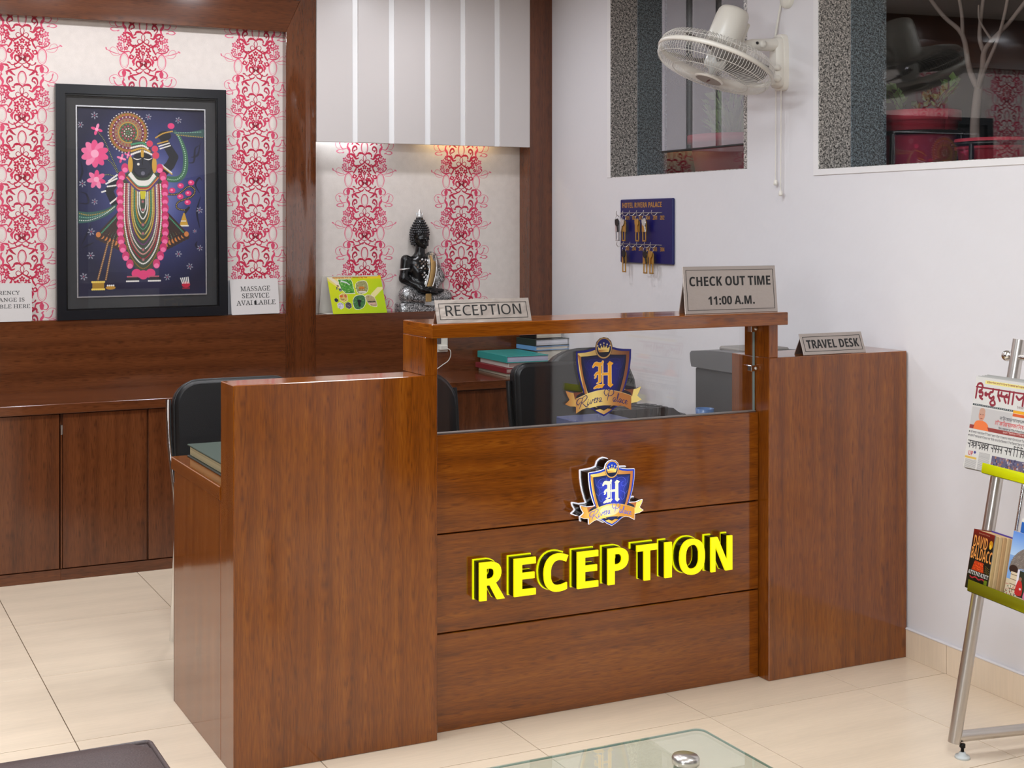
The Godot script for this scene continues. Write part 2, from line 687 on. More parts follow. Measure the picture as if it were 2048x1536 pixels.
	func dots(pts: Array, r: float, c: Color, gap: float):     # beads along a line
		var left := 0.0
		for i in pts.size() - 1:
			var a: Vector2 = pts[i]
			var b: Vector2 = pts[i + 1]
			var l := a.distance_to(b)
			while left < l:
				var q := a.lerp(b, left / l)
				oval(q.x, q.y, r, r, c)
				left += gap
			left -= l
	func text(sh: Dictionary, x: float, y: float, cap: float, c: Color, width := 0.0, slope := 0.0):   # y: baseline
		var v: PackedVector3Array = sh.arr[Mesh.ARRAY_VERTEX]
		var ix = sh.arr[Mesh.ARRAY_INDEX]
		var t: Transform3D = sh.t
		var kx: float = width / sh.w if width > 0 else cap
		var pp := PackedVector2Array()
		var lo := Vector2.INF
		var hi := -Vector2.INF
		for q in v:
			var g := t * q
			var r := (Vector2(x + g.x * kx, y - g.y * cap + g.x * kx * slope) - o) * s
			pp.append(r)
			lo = lo.min(r)
			hi = hi.max(r)
		begin(lo.x, lo.y, hi.x, hi.y)
		for i in range(0, ix.size() if ix != null else pp.size(), 3):
			if ix != null:
				tri(pp[ix[i]], pp[ix[i + 1]], pp[ix[i + 2]])
			else:
				tri(pp[i], pp[i + 1], pp[i + 2])
		flush(c)
	func tex() -> ImageTexture:
		var b := PackedByteArray()
		b.resize(w * h * 3)
		for i in w * h * 3:
			b[i] = int(clampf(d[i], 0, 1) * 255.0 + 0.5)
		return ImageTexture.create_from_image(Image.create_from_data(w, h, false, Image.FORMAT_RGB8, b))

# smooth curve through the given points
static func curve(pts: Array, n := 6, closed := false) -> Array:
	var r := []
	var m := pts.size()
	for i in (m if closed else m - 1):
		var p0 = pts[(i + m - 1) % m] if closed or i > 0 else pts[0]
		var p1 = pts[i]
		var p2 = pts[(i + 1) % m]
		var p3 = pts[(i + 2) % m] if closed or i + 2 < m else pts[m - 1]
		for k in n:
			var t := float(k) / n
			r.append(0.5 * (2.0 * p1 + (p2 - p0) * t + (2.0 * p0 - 5.0 * p1 + 4.0 * p2 - p3) * t * t + (3.0 * p1 - p0 - 3.0 * p2 + p3) * t * t * t))
	if not closed:
		r.append(pts[m - 1])
	return r

static func v2(a: Array) -> Array:      # flat list of numbers to points
	var r := []
	for i in range(0, a.size(), 2):
		r.append(Vector2(a[i], a[i + 1]))
	return r

# ---- materials
func flat(c: Color, rough := 0.5, metal := 0.0) -> StandardMaterial3D:
	var m := StandardMaterial3D.new()
	m.albedo_color = c
	m.roughness = rough
	m.metallic = metal
	return m

func glow(c: Color, e: float) -> StandardMaterial3D:
	var m := flat(c, 0.4)
	m.emission_enabled = true
	m.emission = c
	m.emission_energy_multiplier = e
	return m

func printed(t: Texture2D, rough := 0.5) -> StandardMaterial3D:
	var m := flat(Color.WHITE, rough)
	m.albedo_texture = t
	return m

func pane(c := Color(0.3, 0.34, 0.34), alpha := 0.006) -> StandardMaterial3D:
	var m := flat(Color(c.r, c.g, c.b, alpha), 0.0)
	m.transparency = BaseMaterial3D.TRANSPARENCY_ALPHA
	return m

func noise_img(w: int, h: int, freq: float, sd: int, oct := 3) -> PackedByteArray:
	var n := FastNoiseLite.new()
	n.noise_type = FastNoiseLite.TYPE_SIMPLEX_SMOOTH
	n.seed = sd
	n.frequency = freq
	n.fractal_octaves = oct
	var im := n.get_seamless_image(w, h)
	im.convert(Image.FORMAT_L8)
	return im.get_data()

func relief(freq: float, sd: int, strength: float, scale: Vector3, m: StandardMaterial3D, oct := 3):
	var n := FastNoiseLite.new()
	n.seed = sd
	n.frequency = freq
	n.fractal_octaves = oct
	var t := NoiseTexture2D.new()
	t.width = 512
	t.height = 512
	t.seamless = true
	t.noise = n
	t.as_normal_map = true
	t.bump_strength = strength
	m.normal_enabled = true
	m.normal_texture = t
	m.normal_scale = 1.0
	m.uv1_scale = scale

func wood_tex(dark: Color, mid: Color, light: Color, sd: int) -> ImageTexture:
	var w := 1024
	var h := 512
	var a := noise_img(w, h, 0.008, sd, 3)
	var b := noise_img(w, h, 0.05, sd + 1, 3)
	var c := noise_img(w, h, 0.22, sd + 2, 2)
	var out := PackedByteArray()
	out.resize(w * h * 3)
	for i in w * h:
		var k := i - i % w + posmod(i % w + int((a[i] - 128) * 0.35), w)
		var t := 0.5 + (a[i] / 255.0 - 0.5) * 0.5 + (b[k] / 255.0 - 0.5) * 0.34 + (c[k] / 255.0 - 0.5) * 0.42
		var pore := clampf((0.36 - c[k] / 255.0) * 4.0, 0, 0.28)
		var col := dark.lerp(mid, clampf(t * 2, 0, 1)) if t < 0.5 else mid.lerp(light, clampf(t * 2 - 1, 0, 1))
		col = col.lerp(dark * 0.8, pore)
		out[i * 3] = int(clampf(col.r, 0, 1) * 255)
		out[i * 3 + 1] = int(clampf(col.g, 0, 1) * 255)
		out[i * 3 + 2] = int(clampf(col.b, 0, 1) * 255)
	return ImageTexture.create_from_image(Image.create_from_data(w, h, false, Image.FORMAT_RGB8, out))

func wood(t: Texture2D, rough: float, wavy: float, sd: int) -> StandardMaterial3D:
	var m := printed(t, rough)
	m.metallic_specular = 0.55
	m.clearcoat_enabled = true
	m.clearcoat = 0.3
	m.clearcoat_roughness = 0.06
	if wavy > 0:
		var n := FastNoiseLite.new()
		n.seed = sd
		n.frequency = 0.006
		n.fractal_octaves = 2
		var nt := NoiseTexture2D.new()
		nt.width = 512
		nt.height = 512
		nt.seamless = true
		nt.noise = n
		nt.as_normal_map = true
		nt.bump_strength = wavy
		m.normal_enabled = true
		m.normal_texture = nt
	return m

func antique_tex(c: Color, freq: float, sd: int) -> StandardMaterial3D:      # antique silver with dark patina; bright patches paint in highlights
	var a := noise_img(256, 256, freq, sd, 3)
	var out := PackedByteArray()
	out.resize(256 * 256 * 3)
	for i in 256 * 256:
		var v := clampf(0.5 + (absf(a[i] / 255.0 - 0.5) * 5.0 - 0.55) * 1.6, 0.07, 1.0)
		for k in 3:
			out[i * 3 + k] = int(c[k] * v * 255)
	var m := printed(ImageTexture.create_from_image(Image.create_from_data(256, 256, false, Image.FORMAT_RGB8, out)), 0.3)
	m.metallic = 0.7
	m.uv1_triplanar = true
	m.uv1_scale = Vector3(7, 7, 7)
	return m

func granite_tex(tint: Color, sd: int) -> ImageTexture:
	var w := 512
	var a := noise_img(w, w, 0.035, sd, 2)
	var b := noise_img(w, w, 0.075, sd + 1, 3)
	var c := noise_img(w, w, 0.3, sd + 2, 1)
	var out := PackedByteArray()
	out.resize(w * w * 3)
	for i in w * w:
		var t := (a[i] - 128) / 255.0 * 0.6 + (b[i] - 128) / 255.0 * 1.1 + (c[i] - 128) / 255.0 * 0.7
		var v := 0.62 + clampf(t, -0.42, 0.34) * 0.8
		if t < -0.18: v *= 0.55
		for k in 3:
			out[i * 3 + k] = int(clampf(v * tint[k], 0, 1) * 255)
	return ImageTexture.create_from_image(Image.create_from_data(w, w, false, Image.FORMAT_RGB8, out))

func make_materials():
	var desk_tex := wood_tex(Color8(88, 43, 8), Color8(129, 67, 11), Color8(156, 91, 22), 11)
	var back_tex := wood_tex(Color8(74, 38, 20), Color8(100, 54, 28), Color8(120, 68, 36), 31)
	M.desk = wood(desk_tex, 0.12, 0.35, 3)
	M.back = wood(back_tex, 0.18, 0.35, 4)
	M.post = wood(back_tex, 0.06, 3.5, 5)
	M.post.clearcoat = 1.0
	M.post.metallic_specular = 0.8
	M.white_wall = flat(Color(0.875, 0.865, 0.875), 0.75)
	relief(0.02, 8, 0.6, Vector3(0.8, 0.8, 0.8), M.white_wall)
	M.white_wall.uv1_triplanar = true
	M.panel_white = flat(Color(0.84, 0.815, 0.805), 0.35)
	M.strip_white = flat(Color(0.98, 0.98, 0.98), 0.3)
	M.black = flat(Color(0.07, 0.07, 0.075), 0.35)
	M.leather = flat(Color(0.055, 0.055, 0.062), 0.4)
	relief(0.12, 9, 1.2, Vector3(6, 6, 6), M.leather)
	M.leather.uv1_triplanar = true
	M.chrome = flat(Color(0.9, 0.9, 0.9), 0.14, 1.0)
	M.steel = flat(Color(0.82, 0.8, 0.78), 0.28, 0.9)
	M.brass = flat(Color(0.8, 0.62, 0.32), 0.36, 0.75)
	M.gold = flat(Color(0.82, 0.66, 0.36), 0.4, 1.0)
	M.silver = flat(Color(0.84, 0.84, 0.84), 0.3, 0.85)
	M.white_plastic = flat(Color(0.88, 0.87, 0.83), 0.35)
	M.paper = flat(Color(0.86, 0.84, 0.8), 0.8)
	M.ink = flat(Color(0.06, 0.06, 0.06), 0.5)
	M.granite = printed(granite_tex(Color(1.0, 0.97, 0.94), 70), 0.3)
	M.granite.uv1_triplanar = true
	M.granite.uv1_scale = Vector3(3.2, 3.2, 3.2)
	M.granite_cool = printed(granite_tex(Color(0.74, 0.82, 0.86), 71), 0.3)
	M.granite_cool.uv1_triplanar = true
	M.granite_cool.uv1_scale = Vector3(3.4, 3.4, 3.4)
	M.tiles = []
	for i in 3:
		var a := noise_img(256, 256, 0.01, 50 + i, 3)
		var b := noise_img(256, 256, 0.2, 60 + i, 2)
		var out := PackedByteArray()
		out.resize(256 * 256 * 3)
		for k in 256 * 256:
			var v := 1.0 + (a[k] - 128) / 255.0 * 0.05 + (b[k] - 128) / 255.0 * 0.035
			out[k * 3] = int(minf(231 * v, 255))
			out[k * 3 + 1] = int(minf(212 * v, 255))
			out[k * 3 + 2] = int(minf(188 * v, 255))
		M.tiles.append(printed(ImageTexture.create_from_image(Image.create_from_data(256, 256, false, Image.FORMAT_RGB8, out)), 0.22))
	M.grout = flat(Color(0.36, 0.28, 0.22), 0.9)
	M.glass = pane()
	M.picture_glass = pane()
	M.picture_glass.metallic_specular = 0.3
	M.antique = antique_tex(Color(0.86, 0.86, 0.86), 0.045, 91)
	M.wall_panelling = flat(Color(0.3, 0.2, 0.15), 0.35)

# ---- the setting
func build_room():
	var fl := structure("floor")
	put(spanmesh(Vector3(-2.7, -0.1, -6.35), Vector3(3.95, -0.006, 3.7), 0.0), "screed", M.grout, fl)
	var pitch := 0.6
	var x0 := 0.729 - 6 * pitch      # joints run through (0.729, -3.885)
	var tm := boxmesh(Vector3.ZERO, Vector3(pitch - 0.003, 0.012, pitch - 0.003), 0.0003)
	var pieces := {}
	for i in range(0, 12):
		for j in range(-5, 13):
			var cx := x0 + (i + 0.5) * pitch
			var cz := -3.873 + (j + 0.5) * pitch
			if cx - pitch / 2 < -2.7 or cx - pitch / 2 > 3.9 or cz + pitch / 2 < -6.3 or cz - pitch / 2 > 3.7:
				continue
			put(tm, "tile", M.tiles[(i * 7 + j * 3 + 60) % 3], fl, Vector3(cx, -0.006, cz))
	var wl := structure("wall_left")
	put(spanmesh(Vector3(-2.8, 0, -6.4), Vector3(-2.62, CEIL, 3.7), 0.0), "plaster", M.wall_panelling, wl)
	var wf := structure("wall_front")
	put(spanmesh(Vector3(-2.8, 0, 3.55), Vector3(4.0, CEIL, 3.75), 0.0), "plaster", flat(Color(0.34, 0.28, 0.25), 0.6), wf)
	var c := structure("ceiling")
	put(spanmesh(Vector3(-2.8, CEIL, -6.6), Vector3(4.2, CEIL + 0.12, 3.75), 0.0), "plaster", flat(Color(0.88, 0.87, 0.86), 0.8), c)

const MOTIF_SEED := 5
func wallpaper_tex() -> ImageTexture:
	# one stripe of scrolls and flowers, 0.55 m wide and 0.54 m high, repeating upwards
	var cv := Cv.new(512, 512, Color8(226, 217, 210))
	cv.wrap = true
	rng.seed = MOTIF_SEED
	var nz := noise_img(512, 512, 0.3, 21, 2)
	var n2 := noise_img(512, 512, 0.02, 22, 3)
	for i in 512 * 512:
		var v := (nz[i] - 128) / 255.0 * 0.05 + (n2[i] - 128) / 255.0 * 0.035
		cv.d[i * 3] += v
		cv.d[i * 3 + 1] += v
		cv.d[i * 3 + 2] += v
	var red := Color8(196, 22, 62)
	var deep := Color8(120, 6, 30)
	var pink := Color8(226, 92, 124)
	var pale := Color8(232, 158, 172)
	var X := 256.0
	var base := [0.0]
	# stroke data in a half that is mirrored: x offset from the centre, y
	var put2 := func(pts: Array, c: Color, a: float, m: float, b: float):
		for sd in [-1.0, 1.0]:
			var jit := Vector2(rng.randf_range(-2, 2), rng.randf_range(-2, 2))
			var q := []
			var far := 0.0
			for p in pts: far += absf(p.x) / pts.size()
			var tint: Color = c.lerp(pink, clampf((far - 40.0) / 90.0, 0, 0.6)).lerp(deep, clampf((34.0 - far) / 110.0, 0, 0.3) + rng.randf() * 0.12)
			var tip: Vector2 = Vector2(X + pts[pts.size() - 1].x * sd, pts[pts.size() - 1].y + base[0])
			if m > 2.4:
				cv.oval(tip.x, tip.y, 5.5 + rng.randf() * 3, 3.2, Color(tint.r, tint.g, tint.b, 0.9), rng.randf() * 3)
			for p in pts:
				q.append(Vector2(X + p.x * sd, p.y + base[0]) + jit)
			cv.line(curve(q, 6), tint, a * 1.15, b * 1.15, m * 1.35)
	var flower := func(x: float, y: float, r: float, c: Color, n := 5):
		for k in n:
			var a := TAU * k / n + x
			cv.oval(x + cos(a) * r * 0.62, y + sin(a) * r * 0.62, r * 0.46, r * 0.34, c.lerp(deep, rng.randf() * 0.3), a)
		cv.oval(x, y, r * 0.24, r * 0.24, Color8(232, 214, 210))
	var ring := func(x: float, y: float, rx: float, ry: float, c: Color):
		var q := []
		for k in 17:
			q.append(Vector2(x + cos(TAU * k / 16 - 1.57) * rx, y + sin(TAU * k / 16 - 1.57) * ry))
		cv.line(q, c, 5, 5, 1.6)
		cv.line(q.map(func(p): return Vector2(x, y) + (p - Vector2(x, y)) * 0.78), c.lerp(pale, 0.6), 1.2)
	for blk in 2:
		var Y0 := blk * 256.0
		base[0] = Y0
		var c1: Color = red if blk == 0 else red.lerp(pink, 0.25)
		# central oval, bows and a spray of flowers
		ring.call(X, Y0 + 24, 17, 30, c1)
		put2.call(v2([2, 58, 14, 50, 30, 52, 36, 64]), c1, 3, 8, 2)
		put2.call(v2([0, 58, 9, 72, 6, 88, -4, 100, -18, 104, -24, 92, -14, 84, 0, 96]), c1, 2, 3, 1.5)
		put2.call(v2([2, 98, 20, 108, 40, 116, 58, 104, 56, 92]), c1, 3, 8, 3)
		put2.call(v2([0, 196, 2, 160, 0, 134]), pink, 1.5, 2, 1)
		put2.call(v2([0, 180, 14, 164, 24, 150]), pink, 1, 1.5, 1)
		for f in [[0, 118, 11], [-21, 136, 13], [22, 132, 12], [-22, 160, 11], [24, 156, 10], [0, 146, 9], [-10, 176, 8], [16, 180, 11], [34, 112, 8], [-36, 116, 8]]:
			flower.call(X + f[0], Y0 + f[1], f[2] * 1.1, c1)
		put2.call(v2([0, 218, 14, 212, 30, 198, 28, 182, 14, 184, 12, 200, 22, 214, 40, 222, 54, 214]), c1, 2, 7, 2)
		put2.call(v2([0, 222, -10, 234, -26, 232, -30, 220]), c1, 2, 4, 2)
		put2.call(v2([4, 226, 26, 240, 50, 246, 62, 262]), c1, 2, 5, 2)
		# side columns: vases, sprays, leaves
		ring.call(X - 82, Y0 + 182 , 19, 34, pink)
		ring.call(X + 82, Y0 + 182 , 19, 34, pink)
		put2.call(v2([82, 220, 70, 222, 58, 226, 54, 238]), c1, 3, 7, 2)
		put2.call(v2([82, 218, 98, 226, 106, 240, 98, 252, 84, 250]), pink, 2, 4, 2)
		put2.call(v2([82, 246, 82, 224]), c1.lerp(pink, 0.5), 12, 14, 5)
		put2.call(v2([82, 140, 84, 110, 82, 72]), pink, 1.5, 2, 1)
		for sd in [-1.0, 1.0]:
			var cc: Color = c1.lerp(pink, 0.25 + 0.45 * rng.randf())
			for f in [[82, 66, 10], [66, 84, 13], [99, 84, 12], [62, 108, 11], [102, 110, 11], [82, 94, 9], [74, 126, 9], [94, 128, 8]]:
				flower.call(X + f[0] * sd, Y0 + f[1], f[2] * 1.05, cc if f[0] < 90 else pink.lerp(pale, 0.3))
		# pale outer leaves and curls
		var pl := pale.lerp(pink, 0.3)
		put2.call(v2([108, 150, 120, 128, 138, 124, 146, 140, 134, 158, 112, 160, 98, 152]), pl, 1.2, 1.6, 1)
		put2.call(v2([100, 154, 126, 148, 152, 138, 160, 132]), pl, 2, 3, 1)
		put2.call(v2([98, 262, 118, 246, 140, 252, 148, 268, 138, 286, 120, 284]), pl, 1.2, 2.2, 1)
		put2.call(v2([90, 30, 110, 34, 122, 20, 126, 4]), pl.lerp(pink, 0.4), 2, 4, 1)
		put2.call(v2([110, 40, 128, 38, 142, 46, 128, 54, 108, 50]), pl, 2, 4, 1.4)
		put2.call(v2([56, 148, 64, 140, 84, 144, 106, 136, 112, 122]), c1, 2, 5, 2)
		put2.call(v2([56, 148, 46, 132, 40, 118]), c1, 4, 6, 2)
		put2.call(v2([40, 158, 48, 172, 60, 168, 54, 156, 44, 162]), c1, 2, 6, 2)
		put2.call(v2([34, 168, 44, 182, 40, 196]), c1.lerp(pink, 0.4), 5, 9, 3)
		put2.call(v2([50, 60, 62, 44, 58, 26, 46, 20, 40, 34, 52, 40]), c1.lerp(deep, 0.3), 2, 7, 2)
		put2.call(v2([30, 76, 44, 80, 54, 66, 70, 58, 82, 60]), c1, 3, 10, 3)
		put2.call(v2([28, 12, 40, 4, 52, -8, 60, -4]), c1.lerp(deep, 0.2), 3, 8, 2)
		put2.call(v2([82, 60, 78, 40, 88, 22, 84, 8]), c1.lerp(pink, 0.5), 4, 9, 2)
		put2.call(v2([10, 206, 4, 196, 12, 188]), deep, 3, 6, 2)
	return cv.tex()

func build_back_wall():
	var wb := structure("wall_back")
	# masonry behind everything
	put(spanmesh(Vector3(-2.7, 0, -6.5), Vector3(3.95, CEIL, -6.225), 0.0), "plaster", M.white_wall, wb)
	var tex := wallpaper_tex()
	var paper := printed(tex, 0.6)
	relief(0.25, 12, 0.5, Vector3.ONE, paper, 2)
	# wallpaper boards: the pattern repeats every 0.55 m across and 0.54 m up; stripe centres are given
	for wp in [[-0.4, 2.161, 1.06, 2.44, -6.13, 1.469], [2.317, 3.528, 1.05, 2.2, -6.19, 2.623]]:
		var m := MB.new()
		var a := Vector3(wp[0], wp[2], wp[4])
		var b := Vector3(wp[1], wp[3], wp[4])
		var pw := 0.553
		var ph := 0.539
		var u0: float = (a.x - wp[5]) / pw + 0.5
		var u1: float = (b.x - wp[5]) / pw + 0.5
		var v0: float = -(a.y - 1.887) / ph + 0.06
		var v1: float = -(b.y - 1.887) / ph + 0.06
		m.face([a, Vector3(b.x, a.y, a.z), b, Vector3(a.x, b.y, a.z)], Vector3(0, 0, 1), [Vector2(u0, v0), Vector2(u1, v0), Vector2(u1, v1), Vector2(u0, v1)])
		var sd := Vector2(0.02, 0.5)
		m.face([Vector3(b.x, a.y, a.z), b, Vector3(b.x, b.y, -6.23), Vector3(b.x, a.y, -6.23)], Vector3(1, 0, 0), [sd, sd, sd, sd])
		put(m.done(), "wallpaper_panel", paper, wb)
	# wood frame: dado, posts, beam with a mitred corner
	put(spanmesh(Vector3(-2.6, 0.0, -6.23), Vector3(2.161, 1.068, ZP), 0.002, 0), "wood_dado", M.back, wb)
	put(spanmesh(Vector3(2.317, 0.0, -6.23), Vector3(3.528, 1.058, ZP), 0.002, 0, Vector2(0.3, 0.2)), "wood_dado", M.back, wb)
	var p1 := MB.new()
	p1.prism(PackedVector2Array([Vector2(2.161, 0), Vector2(2.317, 0), Vector2(2.317, 2.75), Vector2(2.235, 2.75), Vector2(2.235, 2.599), Vector2(2.161, 2.442)]), -6.23, ZP, 0.0015)
	put(p1.done(), "wood_post", M.post, wb)
	put(spanmesh(Vector3(3.528, 0, -6.23), Vector3(3.70, CEIL, ZP), 0.002, 1, Vector2(0.6, 0)), "wood_post", M.back, wb)
	var bm := MB.new()
	bm.grain = 0
	bm.prism(PackedVector2Array([Vector2(-2.6, 2.44), Vector2(2.160, 2.44), Vector2(2.2335, 2.598), Vector2(-2.6, 2.598)]), -6.23, ZP, 0.0015)
	put(bm.done(), "wood_beam", M.back, wb)
	put(spanmesh(Vector3(-2.6, 2.6, -6.23), Vector3(2.235, CEIL, ZP - 0.06), 0.0), "wood_fascia", M.back, wb)
	# white boards with bright strips between them, hung clear of the wallpaper
	var ed := [2.32, 2.511, 2.541, 2.71, 2.741, 2.912, 2.943, 3.115, 3.144, 3.315, 3.347, 3.528]
	for i in range(0, 12, 2):
		put(spanmesh(Vector3(ed[i], 1.911, ZP - 0.02), Vector3(ed[i + 1], CEIL, ZP), 0.0015), "white_board", M.panel_white, wb)
	for i in range(1, 11, 2):
		put(spanmesh(Vector3(ed[i], 1.911, ZP - 0.02), Vector3(ed[i + 1], CEIL, ZP - 0.004), 0.001), "white_strip", M.strip_white, wb)
	# two small lamps behind the boards light the wallpaper from above
	for l in [[2.5, Color(0.93, 0.97, 1.0), "cool white tube lamp hidden behind the white slatted boards", 0.05], [3.15, Color(1.0, 0.88, 0.64), "warm yellow tube lamp hidden behind the white slatted boards", 0.035]]:
		var t = thing("tube_lamp", l[2], "lamp", Vector3(l[0], 1.99, -6.15))
		var g := MB.new()
		g.tube([Vector3(-0.2, 0, 0), Vector3(0.2, 0, 0)], 0.008, 10)
		put(g.done(), "light_tube", glow(l[1], 1.5), t)
		put(boxmesh(Vector3(0, 0.016, 0), Vector3(0.44, 0.014, 0.024)), "lamp_holder", M.white_plastic, t)
		area(t, Vector3(0, -0.012, 0), Vector2(0.38, 0.012), l[1], l[3], Vector3(-PI / 2, 0, 0))

# boxes given in the right wall's own frame: s along, y up, n depth into the wall
func wbox(m: MB, s0: float, s1: float, y0: float, y1: float, n0: float, n1: float, b := 0.0):
	m.span(Vector3(s0, y0, -n0), Vector3(s1, y1, -n1), b)

const WIN := [[-2.023, -0.939, 1.732], [-0.472, 1.35, 1.711]]
func build_right_wall():
	var wr := structure("wall_right")
	wr.transform = W
	var m := MB.new()
	var top := 2.71
	var t := 0.32
	wbox(m, -2.85, 7.2, 0, 1.711, 0, t)
	wbox(m, -2.85, 7.2, top, CEIL, 0, t)
	wbox(m, -2.85, WIN[0][0], 1.711, top, 0, t)
	wbox(m, WIN[0][1], WIN[1][0], 1.711, top, 0, t)
	wbox(m, WIN[1][1], 7.2, 1.711, top, 0, t)
	wbox(m, WIN[0][0], WIN[0][1], 1.711, 1.732, 0, t)
	put(m.done(), "plaster", M.white_wall, wr)
	for i in 2:
		var w: Array = WIN[i]
		var win := structure("window_%d" % (i + 1))
		win.transform = W
		# stone lining: far cheek in two slabs with the pane groove between them, near cheek, sill
		var g := MB.new()
		wbox(g, w[0] - 0.02, w[0] + 0.004, w[2], top, -0.001, 0.148, 0.001)
		put(g.done(), "stone_jamb", M.granite, win)
		var g2 := MB.new()
		wbox(g2, w[0] - 0.02, w[0] + 0.004, w[2], top, 0.152, t, 0.001)
		put(g2.done(), "stone_jamb", M.granite_cool, win)
		var g3 := MB.new()
		wbox(g3, w[1] - 0.004, w[1] + 0.02, w[2], top, -0.001, t, 0.001)
		put(g3.done(), "stone_jamb", M.granite, win)
		var g4 := MB.new()
		wbox(g4, w[0], w[1], w[2] - 0.02, w[2] + 0.003, 0.004, t + 0.02, 0.001)
		put(g4.done(), "stone_sill", M.granite, win)
		for n in [0.15]:
			var gl := MB.new()
			wbox(gl, w[0] + 0.004, w[1] - 0.004, w[2] + 0.003, top, n, n + 0.004)
			put(gl.done(), "pane", M.glass, win)
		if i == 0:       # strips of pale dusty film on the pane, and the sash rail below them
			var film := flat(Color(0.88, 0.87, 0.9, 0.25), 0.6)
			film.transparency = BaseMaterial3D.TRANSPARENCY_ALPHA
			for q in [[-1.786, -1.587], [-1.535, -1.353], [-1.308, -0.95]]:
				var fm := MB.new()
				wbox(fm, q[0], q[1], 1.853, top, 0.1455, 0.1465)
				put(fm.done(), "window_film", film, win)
			var rl := MB.new()
			wbox(rl, -1.786, -0.95, 1.845, 1.853, 0.138, 0.147, 0.001)
			put(rl.done(), "sash_rail", M.black, win)
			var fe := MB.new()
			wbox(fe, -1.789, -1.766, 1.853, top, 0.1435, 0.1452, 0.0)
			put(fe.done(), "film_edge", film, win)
	# unseen dark glazed door towards the viewer, added to darken the counter's reflections
	var dr := structure("door_1")
	dr.transform = W
	for k in 2:
		var dm := MB.new()
		var s0 := 2.05 + k * 1.05
		dm.xf = Transform3D(Basis(), Vector3(s0 + 0.52, 1.08, 0.018))
		dm.frame(1.04, 2.14, 0.09, 0.035)
		put(dm.done(), "door_frame", M.back, dr)
		put(spanmesh(Vector3(s0 + 0.09, 0.1, 0.008), Vector3(s0 + 0.95, 2.06, 0.016), 0.0), "dark_pane", flat(Color(0.05, 0.055, 0.06), 0.05), dr)
	# thin white trim round the second window
	var tr := structure("trim_1")
	tr.transform = W
	var m2 := MB.new()
	wbox(m2, WIN[1][0] - 0.026, WIN[1][1] + 0.026, WIN[1][2] - 0.022, WIN[1][2] + 0.001, -0.004, 0.01, 0.001)
	wbox(m2, WIN[1][0] - 0.026, WIN[1][0] + 0.001, WIN[1][2], top, -0.004, 0.01, 0.001)
	put(m2.done(), "trim_board", flat(Color(0.9, 0.89, 0.89), 0.5), tr)
	var tr2 := structure("trim_2")
	tr2.transform = W
	var m3 := MB.new()
	wbox(m3, WIN[0][0] - 0.03, WIN[0][0] + 0.001, WIN[0][2], top, -0.003, 0.01, 0.001)
	put(m3.done(), "trim_board", flat(Color(0.9, 0.89, 0.89), 0.5), tr2)
	# skirting of floor tile cut in lengths
	var sk := structure("baseboard_right")
	sk.transform = W
	var s := 0.188 - 5 * 0.6
	while s < 6.9:
		var b := MB.new()
		wbox(b, s + 0.0012, s + 0.5988, 0.0, 0.097, -0.01, 0.0, 0.001)
		put(b.done(), "tile", M.tiles[int(absf(s) * 7) % 3], sk)
		s += 0.6
	# cove of plaster between skirting and wall
	var cv := MB.new()
	wbox(cv, -2.7, 7.0, 0.096, 0.103, -0.012, 0.0, 0.002)
	put(cv.done(), "skirting_cap", M.white_wall, sk)

func build_cabinets():
	# base cabinets under a long worktop along the back wall
	var ed := [-1.3, -0.2, 1.003, 1.74, 2.48, 3.2, 3.615]
	var spots := ["far left, out of view", "left end in view, one wide door", "below the framed picture, two doors", "below the left wood post", "below the statue", "in the corner under the files"]
	for i in 6:
		var t = thing("base_cabinet", "dark wood base cabinet under worktop, " + spots[i], "cabinet", Vector3(ed[i], 0, -5.653), 0, "base cabinets")
		var w: float = ed[i + 1] - ed[i]
		put(spanmesh(Vector3(0.001, 0.0, -0.42), Vector3(w - 0.001, 0.705, -0.02), 0.001, 1), "body", M.back, t)
		put(spanmesh(Vector3(0.0, 0.0, -0.02), Vector3(w, 0.046, 0.0), 0.001, 0), "plinth", M.back, t)
		var two := i >= 2 and i < 5
		var cut := [0.009, w - 0.003]
		if two:
			cut = [0.009, 0.37, 0.376, w - 0.003]
		for k in range(0, cut.size(), 2):
			put(spanmesh(Vector3(cut[k], 0.05, -0.018), Vector3(cut[k + 1] - 0.002, 0.702, 0.0), 0.0015, 1, Vector2(i * 0.31 + k * 0.17, 0.1)), "door", M.back, t)
		put(spanmesh(Vector3(0.0005, 0.05, -0.016), Vector3(0.0065, 0.64, 0.001), 0.001), "edge_strip", M.back, t)
		put(spanmesh(Vector3(0.001, 0.615, -0.014), Vector3(0.008, 0.655, 0.0025), 0.001), "catch_plate", M.steel, t)
	var wt = put(spanmesh(Vector3(-2.5, 0.708, ZP), Vector3(3.62, 0.748, -5.628), 0.0015, 0), "worktop", M.back)
	tag(wt, "long glossy dark wood worktop along the back wall under the dado", "worktop")

